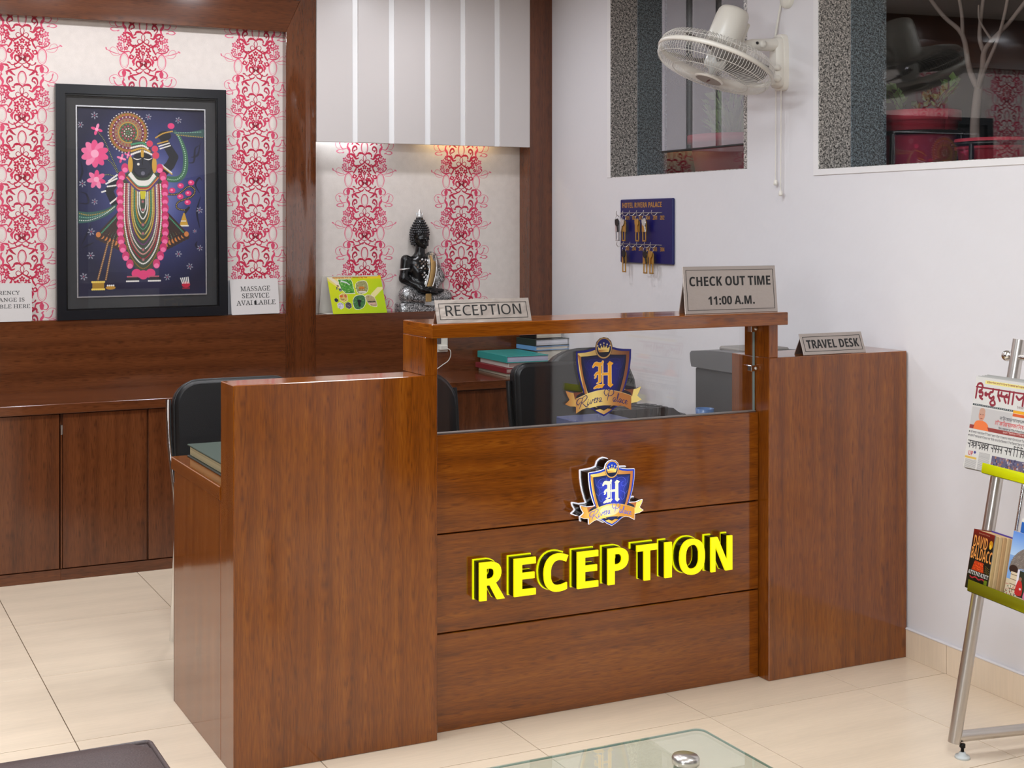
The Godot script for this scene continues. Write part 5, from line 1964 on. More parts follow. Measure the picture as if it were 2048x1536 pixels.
	for k in 3:
		var m := MB.new()
		m.smooth = true
		m.xf = H * Transform3D(Basis(Vector3.UP, TAU * k / 3 + 0.5), Vector3.ZERO)
		var prev := []
		for i in 9:
			var r := 0.038 + i * 0.0205
			var wv := 0.42 + 0.22 * sin(i / 8.0 * PI * 0.8)
			var row := []
			for j in 5:
				var a := (j / 4.0 - 0.5) * 2 * wv
				row.append(Vector3(cos(a) * r, -0.012 + (j / 4.0 - 0.5) * 0.045, sin(a) * r))
			if i > 0:
				for j in 4:
					m.face([prev[j], prev[j + 1], row[j + 1], row[j]], Vector3.UP)
			prev = row
		put(m.done(), "blade", flat(Color(0.5, 0.49, 0.47), 0.2), t)
	# pull cords with end beads
	for q in [[-0.712, 2.035, 1.668, 0.014], [-0.672, 2.032, 1.625, 0.02]]:
		var m := MB.new()
		m.tube([Vector3(q[0], q[1], q[3]), Vector3(q[0] - 0.002, q[2], q[3])], 0.0022, 6)
		var cd = put(m.done(), "pull_cord", pl, t)
		var e := MB.new()
		e.lathe([Vector2(0, 0.012), Vector2(0.006, 0.01), Vector2(0.0085, -0.004), Vector2(0.007, -0.01), Vector2(0, -0.011)], 12, Vector3(q[0] - 0.002, q[2], q[3]))
		put(e.done(), "cord_bead", pl, cd)
	var cab := MB.new()
	cab.tube(curve([Vector3(-0.71, 2.24, 0.02), Vector3(-0.705, 2.3, 0.012), Vector3(-0.69, 2.36, 0.01), Vector3(-0.672, 2.42, 0.008), Vector3(-0.668, 2.5, 0.008)], 5), 0.0045, 8)
	put(cab.done(), "power_cable", M.white_plastic, t)
	var box = thing("cable_rose", "round white cable rose on the wall above the fan", "cable box")
	wallmount(box, -0.652, 2.388, 0)
	var rs := MB.new()
	rs.lathe([Vector2(0.036, 0.0), Vector2(0.035, 0.014), Vector2(0.028, 0.02), Vector2(0.0, 0.021)], 28, Vector3.ZERO, Vector3(0, 0, 1))
	put(rs.done(), "cover", M.white_plastic, box)

func circle(r: float, y: float, n: int) -> Array:
	var q := []
	for k in n:
		q.append(Vector3(cos(TAU * k / n) * r, y, sin(TAU * k / n) * r))
	return q

func build_keyboard():
	var t = thing("key_board", "dark blue key board with gold HOTEL RIVERA PALACE lettering and two hook rows", "key board")
	wallmount(t, -1.908, 1.32, 0)
	var nav := flat(Color(0.035, 0.055, 0.34), 0.35)
	put(spanmesh(Vector3(0, 0, 0), Vector3(0.455, 0.302, 0.014), 0.004), "board", nav, t)
	var m := MB.new()
	lettering(m, "HOTEL RIVERA PALACE", "sansbold", Vector3(0.022, 0.262, 0.014), 0.024, 0.345, 0.002)
	put(m.done(), "lettering", M.brass, t)
	var rows := [[0.238, ["101", "102", "103", "104", "201", "202"], [0.0, 0.058, 0.118, 0.181, 0.242, 0.312]], [0.09, ["203", "204", "301", "302", "303", "304"], [0.004, 0.062, 0.122, 0.183, 0.25, 0.302]]]
	for i in 2:
		var num := MB.new()
		for k in 6:
			lettering(num, rows[i][1][k], "sansbold", Vector3(0.048 + k * 0.061, rows[i][0] - 0.034 + (0.003 if i else 0.0), 0.014), 0.019, 0.036, 0.002)
		put(num.done(), "lettering", M.brass, t)
		# wire rail that rises into a hook at every place
		var rail := MB.new()
		rail.tube([Vector3(0.004, rows[i][0], 0.017), Vector3(0.372, rows[i][0] - 0.002, 0.017)], 0.0017, 6)
		put(rail.done(), "hook_rail", M.steel, t)
		for k in 6:
			var x: float = rows[i][2][k] + 0.014
			var h := MB.new()
			h.tube(curve([Vector3(x + 0.012, rows[i][0], 0.018), Vector3(x + 0.004, rows[i][0] - 0.012, 0.026), Vector3(x - 0.002, rows[i][0] - 0.013, 0.036), Vector3(x - 0.004, rows[i][0] - 0.002, 0.042), Vector3(x - 0.002, rows[i][0] + 0.01, 0.04)], 4), 0.0016, 6)
			put(h.done(), "hook", M.steel, t)
	# keys on their tags: row, place, tag material, head material, which
	var keys := [
		[0, 0, M.silver, M.black, "silver key tag with a black-headed key, leftmost of the upper hooks", 0.05, 0.2],
		[0, 1, M.brass, flat(Color(0.85, 0.85, 0.83), 0.25, 0.6), "brass key tag with a bright key, second hook of the upper row", 0.056, -0.35],
		[0, 3, M.brass, M.brass, "plain dark brass key tag in the middle of the upper hooks", 0.05, 0.1],
		[0, 4, M.brass, flat(Color(0.85, 0.85, 0.83), 0.25, 0.6), "brass key tag with a bright key, rightmost of the upper tags", 0.044, 0.3],
		[1, 1, M.brass, M.black, "brass key tag hanging alone at the left of the lower hooks", 0.05, 0.15],
		[1, 4, M.brass, M.black, "brass key tag second from the right, lower hooks", 0.05, 0.3],
		[1, 5, M.brass, M.brass, "brass key tag at the right end of the lower hooks", 0.048, -0.1]]
	for q in keys:
		var kt = thing("key_tag", q[4], "key", Vector3.ZERO, 0, "key tags on the key board")
		var x: float = -1.908 + rows[q[0]][2][q[1]] + 0.01
		var y: float = 1.32 + rows[q[0]][0] - 0.013
		wallmount(kt, x, y, 0.035)
		var rg := MB.new()
		var pts := []
		for k in 16:
			pts.append(Vector3(0.003 * sin(TAU * k / 16), -0.012 + cos(TAU * k / 16) * 0.0125, sin(TAU * k / 16) * 0.0115))
		rg.tube(pts, 0.0011, 6, true)
		put(rg.done(), "ring", M.steel, kt)
		var tg := MB.new()
		var w := 0.019
		var yb := -0.022
		tg.prism(PackedVector2Array([Vector2(-w * 0.6, yb), Vector2(w * 0.6, yb), Vector2(w, yb - 0.01), Vector2(w, yb - 0.055), Vector2(-w, yb - 0.055), Vector2(-w, yb - 0.01)]), -0.0022, 0.0022, 0.0005)
		tg.span(Vector3(-w * 0.8, yb - 0.1, -0.0022), Vector3(-w * 0.5, yb - 0.055, 0.0022), 0.0005)
		tg.span(Vector3(w * 0.5, yb - 0.1, -0.0022), Vector3(w * 0.8, yb - 0.055, 0.0022), 0.0005)
		tg.span(Vector3(-w * 0.8, yb - 0.1, -0.0022), Vector3(w * 0.8, yb - 0.094, 0.0022), 0.0005)
		put(tg.done(), "tag", q[2], kt)
		var ky := MB.new()
		ky.xf = Transform3D(Basis(Vector3(0, 0, 1), q[6]), Vector3(0, -0.018, 0.006))
		ky.prism(PackedVector2Array([Vector2(-0.013, 0.002), Vector2(0.013, 0.002), Vector2(0.016, -0.01), Vector2(0.015, -0.024), Vector2(0.006, -0.033), Vector2(-0.006, -0.033), Vector2(-0.015, -0.024), Vector2(-0.016, -0.01)]), -0.0015, 0.0015, 0.0005)
		ky.span(Vector3(-0.0045, -0.062, -0.001), Vector3(0.0045, -0.032, 0.001), 0.0004)
		for k in 3:
			ky.span(Vector3(0.0045, -0.058 + k * 0.008, -0.001), Vector3(0.0066, -0.054 + k * 0.008, 0.001), 0.0)
		put(ky.done(), "key", q[3], kt)

# ---- chairs and things behind the counter
func chair(label: String, at: Vector3, w: float, top: float, rad: float, turn := 0.0, tall := false):
	var t = thing("office_chair", label, "chair", at, turn, "black chairs behind the counter")
	var bh := 0.46 if tall else 0.38
	var o := PackedVector2Array()
	for c in [[1, 0, 0.0], [1, 1, 1.0], [0, 1, 2.0], [0, 0, 3.0]]:
		var r: float = rad if c[1] == 1 else 0.05
		for k in 7:
			var a: float = -PI / 2 + (c[2] + k / 6.0) * PI / 2
			o.append(Vector2((c[0] * 2 - 1) * (w / 2 - r) + cos(a) * r, top - bh + (bh - r if c[1] else r) + sin(a) * r))
	var b := MB.new()
	b.xf = Transform3D(Basis(Vector3.RIGHT, -0.1), Vector3(0, 0.02, -0.155 + top * 0.1))
	b.prism(o, -0.03, 0.03, 0.012, true)
	put(b.done(), "backrest", M.leather, t)
	var pp := MB.new()
	var rim := []
	for q in o:
		rim.append(b.xf * Vector3(q.x, q.y, 0.012))
	pp.tube(rim, 0.006, 6, true)
	put(pp.done(), "piping", M.black, t)
	var s := MB.new()
	s.span(Vector3(-w / 2, 0.42, -0.14), Vector3(w / 2, 0.48, 0.3), 0.018)
	put(s.done(), "seat", M.leather, t)
	if tall:
		for q in [-1.0, 1.0]:
			var a := MB.new()
			a.tube(curve([Vector3(q * (w / 2 + 0.03), 0.44, -0.08), Vector3(q * (w / 2 + 0.05), 0.6, -0.08), Vector3(q * (w / 2 + 0.05), 0.66, 0.0), Vector3(q * (w / 2 + 0.05), 0.66, 0.18)], 5), 0.014, 8)
			put(a.done(), "armrest", M.black, t)
		var col := MB.new()
		col.tube([Vector3(0, 0.42, 0.06), Vector3(0, 0.08, 0.06)], 0.026, 12)
		put(col.done(), "gas_column", M.chrome, t)
		for k in 5:
			var l := MB.new()
			var d := Vector3(cos(TAU * k / 5), 0, sin(TAU * k / 5))
			l.tube([Vector3(0, 0.09, 0.06), Vector3(0, 0.065, 0.06) + d * 0.26], [0.02, 0.014], 8)
			var lg = put(l.done(), "base_arm", M.black, t)
			var wh := MB.new()
			wh.ball(Vector3(0, 0.026, 0.06) + d * 0.26, Vector3.ONE * 0.026, 12)
			put(wh.done(), "castor", M.black, lg)
		return t
	for q in [-1.0, 1.0]:
		var f := MB.new()      # one bent tube: back upright, seat rail, front leg
		f.tube(curve([Vector3(q * (w / 2 + 0.012), top - 0.05, -0.17), Vector3(q * (w / 2 + 0.012), top - 0.2, -0.15), Vector3(q * (w / 2 - 0.005), 0.46, -0.12), Vector3(q * (w / 2 - 0.01), 0.0, -0.2)], 4), 0.011, 8)
		put(f.done(), "rear_leg", M.chrome if at.x < 1.6 else M.black, t)
		var g := MB.new()
		g.tube([Vector3(q * (w / 2 - 0.01), 0.425, 0.26), Vector3(q * (w / 2 + 0.012), 0.0, 0.3)], 0.011, 8)
		put(g.done(), "front_leg", M.chrome if at.x < 1.6 else M.black, t)
	return t

func stacked(called, label, cat, at: Vector3, size: Vector3, turn: float, cover: Material, pages: Material, group := "", soft := false):
	var t = thing(called, label, cat, at, turn, group)
	var th := minf(0.004, size.y * 0.2)
	put(spanmesh(Vector3(-size.x / 2, size.y - th, -size.z / 2), Vector3(size.x / 2, size.y, size.z / 2), 0.0012), "cover", cover, t)
	put(spanmesh(Vector3(-size.x / 2, 0, -size.z / 2), Vector3(size.x / 2, th, size.z / 2), 0.0012), "cover", cover, t)
	put(spanmesh(Vector3(-size.x / 2, th * 0.5, -size.z / 2), Vector3(-size.x / 2 + 0.004, size.y - th * 0.5, size.z / 2), 0.0015), "spine", cover, t)
	put(spanmesh(Vector3(-size.x / 2 + 0.004, th, -size.z / 2 + 0.005), Vector3(size.x / 2 - (0.0 if soft else 0.006), size.y - th, size.z / 2 - 0.005), 0.001), "pages", pages, t)
	return t

func build_behind_desk():
	chair("black office chair at the low desk, left of the counter end panel", Vector3(1.445, 0, -4.47), 0.46, 0.925, 0.09)
	chair("black chair mostly hidden by the end panel, at the glass's left edge", Vector3(2.11, 0, -4.47), 0.455, 0.91, 0.13)
	chair("low black chair seen through the glass, left of the crest sticker", Vector3(2.83, 0, -4.47), 0.45, 0.925, 0.05)
	chair("large round-backed black swivel chair behind the crest sticker", Vector3(3.235, 0, -4.93), 0.5, 0.925, 0.2, 0.0, true)
	# grey machine at the right behind the glass
	var pr = thing("printer", "dark grey box-shaped printer with overhanging lid behind the glass, right end", "printer", Vector3(3.165, 0.767, -4.02))
	var gr := flat(Color(0.2, 0.205, 0.21), 0.55)
	put(spanmesh(Vector3(0, 0, -0.17), Vector3(0.29, 0.185, 0.14), 0.008), "body", gr, pr)
	var lid := MB.new()
	lid.xf = Transform3D(Basis(Y, PI / 2), Vector3.ZERO)
	var lo := PackedVector2Array([Vector2(-0.14, 0.185), Vector2(0.17, 0.185), Vector2(0.178, 0.21), Vector2(0.18, 0.236), Vector2(0.17, 0.246), Vector2(0.05, 0.256), Vector2(-0.1, 0.26), Vector2(-0.15, 0.252), Vector2(-0.158, 0.236), Vector2(-0.15, 0.21)])
	lid.prism(lo, -0.015, 0.3, 0.006, true)
	put(lid.done(), "lid", flat(Color(0.34, 0.34, 0.345), 0.5), pr)
	put(spanmesh(Vector3(0.06, 0.25, -0.1), Vector3(0.27, 0.268, 0.06), 0.006), "paper_flap", flat(Color(0.5, 0.48, 0.46), 0.5), pr)
	# things on the low desk, seen at the bottom of the pane
	var og = thing("letter_rack", "low black plastic rack with upright slots behind the glass", "desk rack", Vector3(2.78, 0.767, -4.02))
	var ro := PackedVector2Array([Vector2(-0.14, 0), Vector2(0.155, 0), Vector2(0.165, 0.02), Vector2(0.155, 0.045), Vector2(0.125, 0.066), Vector2(0.08, 0.072), Vector2(-0.14, 0.072)])
	for k in 4:
		var m := MB.new()
		m.prism(ro, -0.06 + k * 0.035, -0.054 + k * 0.035, 0.001)
		put(m.done(), "divider", flat(Color(0.15, 0.15, 0.16), 0.3), og)
	for k in 4:
		put(spanmesh(Vector3(-0.1 + k * 0.062, 0, -0.06), Vector3(-0.09 + k * 0.062, 0.069, 0.055), 0.001), "slot_bar", M.black, og)
	put(spanmesh(Vector3(-0.14, 0, -0.06), Vector3(0.155, 0.006, 0.055), 0.001), "tray", M.black, og)
	var bf = thing("box_file", "dark blue box file lying on the desk below the crest sticker", "file", Vector3(2.53, 0.767, -3.86))
	put(spanmesh(Vector3(-0.11, 0, -0.13), Vector3(0.1, 0.062, 0.12), 0.003), "box", flat(Color(0.08, 0.17, 0.36), 0.35), bf)
	put(spanmesh(Vector3(-0.08, 0.018, 0.12), Vector3(0.04, 0.044, 0.1205), 0.0), "label_strip", flat(Color(0.2, 0.32, 0.55), 0.4), bf)
	var pc = thing("pen_cup", "small blue pen holder at the foot of the printer behind glass", "pen holder", Vector3(3.03, 0.767, -3.95))
	var pcm := MB.new()
	pcm.lathe([Vector2(0, 0.0), Vector2(0.03, 0.0), Vector2(0.034, 0.06), Vector2(0.031, 0.06), Vector2(0.028, 0.004), Vector2(0, 0.004)], 24)
	put(pcm.done(), "cup", flat(Color(0.2, 0.36, 0.55), 0.3), pc)
	# ledger on the low desk's end
	var lg = thing("ledger", "thick ledger with dark green cover and cream pages on the low desk", "book", Vector3(1.118, 0.767, -3.578))
	put(spanmesh(Vector3(0, 0.0, -0.5), Vector3(0.33, 0.005, -0.002), 0.0015), "cover", flat(Color(0.2, 0.22, 0.2), 0.5), lg)
	put(spanmesh(Vector3(0.008, 0.005, -0.495), Vector3(0.32, 0.035, -0.006), 0.002), "pages", lined(Color(0.8, 0.76, 0.6)), lg)
	put(spanmesh(Vector3(0, 0.035, -0.5), Vector3(0.33, 0.04, -0.002), 0.0015), "cover", flat(Color(0.2, 0.26, 0.22), 0.55), lg)
	# files and books on the worktop in the corner
	var y := 0.7485
	var g1 := "stack of files on the worktop"
	stacked("writing_pad", "thin cream pad at the bottom of the file stack", "pad", Vector3(3.312, y, -5.885), Vector3(0.225, 0.016, 0.33), -0.05, flat(Color(0.76, 0.72, 0.64), 0.7), lined(Color(0.8, 0.77, 0.72)), g1)
	stacked("folder", "dark red folder holding pinkish papers, under the teal folder", "folder", Vector3(3.306, y + 0.0165, -5.885), Vector3(0.24, 0.026, 0.34), -0.02, flat(Color(0.5, 0.14, 0.17), 0.45), lined(Color(0.78, 0.66, 0.62)), g1, true)
	stacked("paper_stack", "folded white and pink papers between red and teal folders", "papers", Vector3(3.318, y + 0.043, -5.885), Vector3(0.22, 0.024, 0.32), -0.04, flat(Color(0.84, 0.8, 0.77), 0.7), lined(Color(0.72, 0.6, 0.57)), g1, true)
	stacked("folder", "teal folder with white papers on top of the file stack", "folder", Vector3(3.312, y + 0.0675, -5.885), Vector3(0.235, 0.034, 0.33), -0.03, flat(Color(0.2, 0.6, 0.58), 0.4), lined(Color(0.78, 0.77, 0.86)), g1, true)
	var g2 := "books stacked against the corner wall"
	stacked("book", "tall white book with grey cover, bottom of the corner book stack", "book", Vector3(3.55, y, -5.97), Vector3(0.2, 0.105, 0.17), 0.06, flat(Color(0.58, 0.58, 0.55), 0.5), lined(Color(0.88, 0.86, 0.8)), g2)
	stacked("book", "thin book with blue and orange spine beneath the green-black book", "book", Vector3(3.54, y + 0.1055, -5.97), Vector3(0.21, 0.022, 0.18), 0.08, flat(Color(0.42, 0.6, 0.78), 0.4), lined(Color(0.9, 0.86, 0.8)), g2)
	stacked("book", "green-black hardback with white pages in the corner stack", "book", Vector3(3.54, y + 0.128, -5.97), Vector3(0.21, 0.036, 0.18), 0.08, flat(Color(0.16, 0.2, 0.18), 0.4), lined(Color(0.9, 0.9, 0.93)), g2)
	stacked("diary", "thick black diary with cream pages near the top of the stack", "book", Vector3(3.53, y + 0.1645, -5.97), Vector3(0.17, 0.042, 0.15), 0.1, M.black, lined(Color(0.86, 0.83, 0.76)), g2)
	var pu = thing("pouch", "small soft black pouch lying on top of the book stack", "pouch", Vector3(3.54, y + 0.207, -5.97))
	put(blob([["c", Vector3(-0.06, 0.014, 0), Vector3(0.05, 0.012, 0.01), 0.014, 0.012], ["c", Vector3(0.02, 0.02, 0), Vector3(0.075, 0.012, 0.015), 0.016, 0.009], ["e", Vector3(0.0, 0.012, 0), Vector3(0.08, 0.012, 0.05)]], 0.015, 0.005), "pouch", M.leather, pu)

func lined(c: Color) -> StandardMaterial3D:      # edge of a block of paper
	var key := "lined" + c.to_html()
	if not M.has(key):
		var im := Image.create(8, 64, false, Image.FORMAT_RGB8)
		rng.seed = 3
		for yy in 64:
			var v := rng.randf_range(0.86, 1.0)
			im.fill_rect(Rect2i(0, yy, 8, 1), Color(c.r * v, c.g * v, c.b * v))
		var m := printed(ImageTexture.create_from_image(im), 0.8)
		m.uv1_triplanar = true
		m.uv1_scale = Vector3(8, 8, 8)
		M[key] = m
	return M[key]

# ---- magazine rack by the white wall
func scribble(cv: Cv, x: float, y: float, w: float, hh: float, c: Color):   # a run of small headline script
	var px := x
	cv.line([Vector2(x, y), Vector2(x + w, y)], c, hh * 0.13)
	while px < x + w - hh * 0.4:
		var k := rng.randi() % 5
		var s := hh * 0.55
		cv.line([Vector2(px + s * 0.8, y), Vector2(px + s * 0.8, y + hh)], c, hh * 0.14)
		match k:
			0: cv.line([Vector2(px, y + hh * 0.4), Vector2(px + s * 0.4, y + hh * 0.55), Vector2(px + s * 0.8, y + hh * 0.4)], c, hh * 0.14)
			1: cv.line([Vector2(px + s * 0.2, y), Vector2(px + s * 0.1, y + hh * 0.5), Vector2(px + s * 0.8, y + hh * 0.5)], c, hh * 0.14)
			2: cv.line(curve(v2([px, y + hh * 0.3, px + s * 0.4, y + hh * 0.2, px + s * 0.5, y + hh * 0.6, px, y + hh * 0.7]), 3), c, hh * 0.14)
			3: cv.line(curve(v2([px + s * 0.8, y, px + s * 0.5, y - hh * 0.4, px + s * 1.3, y - hh * 0.3]), 3), c, hh * 0.12)
			4: cv.line([Vector2(px, y + hh * 0.9), Vector2(px + s * 0.4, y + hh * 0.5), Vector2(px + s * 0.1, y + hh * 0.2)], c, hh * 0.14)
		px += s * rng.randf_range(1.0, 1.5)
		if rng.randf() < 0.15:
			px += hh * 0.4

func news_tex() -> ImageTexture:
	# 0.32 m x 0.265 m front page; drawing units are millimetres
	var cv := Cv.new(544, 450, Color8(206, 203, 198))
	cv.s = Vector2(1.7, 1.7)
	rng.seed = 23
	var nz := noise_img(544, 450, 0.2, 90, 2)
	for i in 544 * 450:
		for k in 3:
			cv.d[i * 3 + k] += (nz[i] - 128) / 255.0 * 0.05
	var ink := Color8(44, 42, 44)
	var red := Color8(134, 34, 50)
	cv.rect(40, 8, 270, 10, Color8(224, 214, 130))
	scribble(cv, 48, 11, 250, 4.5, Color8(120, 50, 50))
	# masthead: six letters under a head line
	cv.line(v2([6, 30, 240, 30]), red, 4.6)
	var st := [[10, 30, 10, 62], [10, 32, 12, 22, 24, 19, 32, 26, 30, 32], [30, 30, 30, 37, 22, 40, 22, 45, 34, 44, 37, 50, 32, 56, 25, 55, 30, 60, 38, 63], [46, 45, 56, 47, 66, 45], [49, 43, 47, 49, 53, 51], [76, 30, 76, 38, 66, 41, 64, 52, 73, 57, 82, 51, 84, 58, 80, 62], [78, 62, 72, 70, 80, 76, 92, 72, 88, 64], [100, 30, 100, 44, 111, 44, 112, 36], [99, 46, 110, 60], [112, 46, 140, 46], [134, 40, 126, 50, 134, 62], [144, 30, 144, 63], [160, 30, 160, 63], [172, 40, 184, 48, 196, 40], [200, 30, 200, 63]]
	for q in st:
		cv.line(curve(v2(q), 5), red, 6.6)
	scribble(cv, 180, 68, 100, 5, Color8(110, 90, 90))
	cv.rect(2, 79, 250, 5, Color8(50, 58, 60))
	for k in 22:
		cv.rect(6 + k * 8 + rng.randf() * 2, 80.4, 4.5, 1.8, Color8(190, 190, 190))
	cv.rect(168, 79, 60, 8, Color8(224, 160, 30))
	cv.rect(168, 88, 70, 8, Color8(206, 90, 40))
	# photo strip with a man in orange
	cv.rect(2, 88, 166, 52, Color8(186, 182, 180))
	cv.poly(curve(v2([18, 140, 26, 128, 44, 124, 62, 126, 74, 132, 80, 140]), 4), Color8(226, 116, 60))
	cv.oval(46, 108, 13, 18, Color8(196, 140, 116))
	cv.oval(46, 98, 12.5, 10, Color8(188, 146, 126))
	cv.rect(38, 106, 5, 1.6, Color8(90, 60, 50))
	cv.rect(48, 106, 5, 1.6, Color8(90, 60, 50))
	cv.line(v2([42, 118, 50, 118]), Color8(120, 60, 54), 1.6)
	scribble(cv, 120, 104, 160, 8, Color8(70, 70, 74))
	scribble(cv, 104, 118, 190, 10, Color8(190, 50, 50))
	scribble(cv, 120, 134, 150, 5, ink)
	cv.rect(2, 140, 318, 11, Color8(140, 54, 50))
	cv.poly(curve(v2([18, 151, 24, 136, 46, 132, 72, 138, 82, 151]), 4), Color8(226, 116, 60))
	scribble(cv, 140, 143, 150, 4.5, Color8(230, 210, 200))
	for k in 2:
		cv.rect(3, 158 + k * 11, 4, 4, ink)
		scribble(cv, 10, 158 + k * 11, 300, 5.5, Color8(84, 82, 84))
	scribble(cv, 6, 186, 300, 19, ink)
	# logo, columns, crowd photo
	cv.text(text_shape("UP", "sansbold"), 14, 228, 13, Color8(180, 50, 60), 18)
	cv.oval(40, 217, 5, 4, Color8(60, 60, 130))
	cv.rect(2, 231, 48, 6, Color8(206, 170, 80))
	for k in 12:
		cv.rect(4, 240 + k * 2.7, 48, 1.0, Color8(128, 126, 126))
	for k in 21:
		cv.rect(58, 214 + k * 2.7, 46, 1.0, Color8(128, 126, 126))
	cv.rect(112, 216, 200, 46, Color8(96, 90, 118))
	for k in 170:
		cv.oval(rng.randf_range(114, 310), rng.randf_range(218, 260), rng.randf_range(1.5, 4), rng.randf_range(2, 5), [Color8(160, 110, 90), Color8(66, 60, 92), Color8(186, 170, 176), Color8(136, 84, 84), Color8(112, 110, 146)][k % 5])
	return cv.tex()

func novel_tex() -> ImageTexture:
	var cv := Cv.new(272, 480, Color8(14, 14, 14))       # 85 x 150 mm
	cv.s = Vector2(3.2, 3.2)
	rng.seed = 4
	for k in 40:
		cv.rect(0, k * 0.9, 85, 1.0, Color8(120 - k * 2, 24, 14))
	cv.text(text_shape("KVALITETSBOK", "sans"), 22, 8, 3, Color8(190, 150, 120), 44)
	cv.text(text_shape("DAVID", "sansbold"), 6, 43, 29, Color8(214, 140, 70), 56)
	cv.text(text_shape("BALDACCI", "sansbold"), 3, 73, 29, Color8(214, 140, 70), 88)
	cv.oval(75, 26, 7, 10, Color8(190, 130, 20))
	cv.oval(74, 32, 4, 6, Color8(230, 180, 50))
	for k in 16:
		cv.rect(22 - k * 0.5, 76 + k * 1.5, 34 + k * 0.9, 2.4, Color8(150 + (k * 37) % 60, 40 + (k * 13) % 30, 20))
	for k in 30:
		cv.oval(rng.randf_range(20, 58), rng.randf_range(78, 99), 2, 0.8, Color8(230, 90, 40))
	for k in 12:
		cv.rect(66 + (k % 3) * 6, 82 + k * 1.6, 4, 1.6, Color8(120, 100, 40))
	cv.text(text_shape("ATTENTATET", "serifbold"), 2, 112, 9.5, Color8(226, 224, 220), 80)
	for k in 14:
		cv.oval(14 + k * 4.2, 118 + sin(k) * 2, 2.6, 2, Color8(170, 30, 50))
	cv.rect(68, 116, 12, 16, Color8(100, 120, 20))
	return cv.tex()

func hut_tex() -> ImageTexture:
	# brochure: a round thatched hut under a blue sky; 150 x 175 mm
	var cv := Cv.new(360, 420, Color8(122, 162, 214))
	cv.s = Vector2(2.4, 2.4)
	rng.seed = 12
	for k in 60:
		cv.rect(0, k, 150, 1.2, Color8(96, 140, 214).lerp(Color8(176, 204, 232), k / 60.0))
	cv.rect(0, 120, 150, 55, Color8(206, 190, 160))
	cv.poly(curve(v2([4, 96, 14, 66, 36, 44, 62, 34, 96, 40, 128, 62, 144, 96, 120, 92, 90, 88, 50, 86, 22, 100]), 4, true), Color8(120, 110, 104))
	for k in 260:
		var a := rng.randf_range(-1.3, 1.3)
		var r := rng.randf_range(10, 60)
		var p := Vector2(72 + sin(a) * r * 1.1, 94 - cos(a) * r)
		cv.line([p, p + Vector2(sin(a) * 7, 4)], Color8(90, 82, 78).lerp(Color8(170, 160, 150), rng.randf()), 0.9)
	cv.oval(22, 94, 17, 11, Color8(50, 30, 28))
	cv.rect(14, 100, 26, 54, Color8(214, 196, 166))
	for k in 4:
		cv.rect(14, 106 + k * 12, 24, 1.6, Color8(120, 92, 70))
	cv.rect(38, 90, 8, 64, Color8(222, 216, 224))
	cv.rect(46, 92, 26, 64, Color8(44, 50, 40))
	cv.rect(72, 90, 8, 64, Color8(222, 216, 224))
	cv.rect(80, 100, 60, 54, Color8(214, 196, 166))
	for k in 90:
		cv.oval(rng.randf_range(2, 42), rng.randf_range(132, 172), 1.6, 1.2, [Color8(176, 50, 50), Color8(60, 84, 50), Color8(226, 222, 206)][k % 3])
	cv.poly(curve(v2([38, 150, 44, 118, 56, 116, 64, 134, 62, 152]), 4, true), Color8(196, 44, 44))
	cv.oval(52, 112, 5, 5, Color8(150, 100, 80))
	cv.oval(56, 136, 4, 3, Color8(230, 210, 206))
	cv.poly(curve(v2([70, 156, 76, 130, 90, 128, 98, 156]), 4, true), Color8(216, 120, 150))
	return cv.tex()

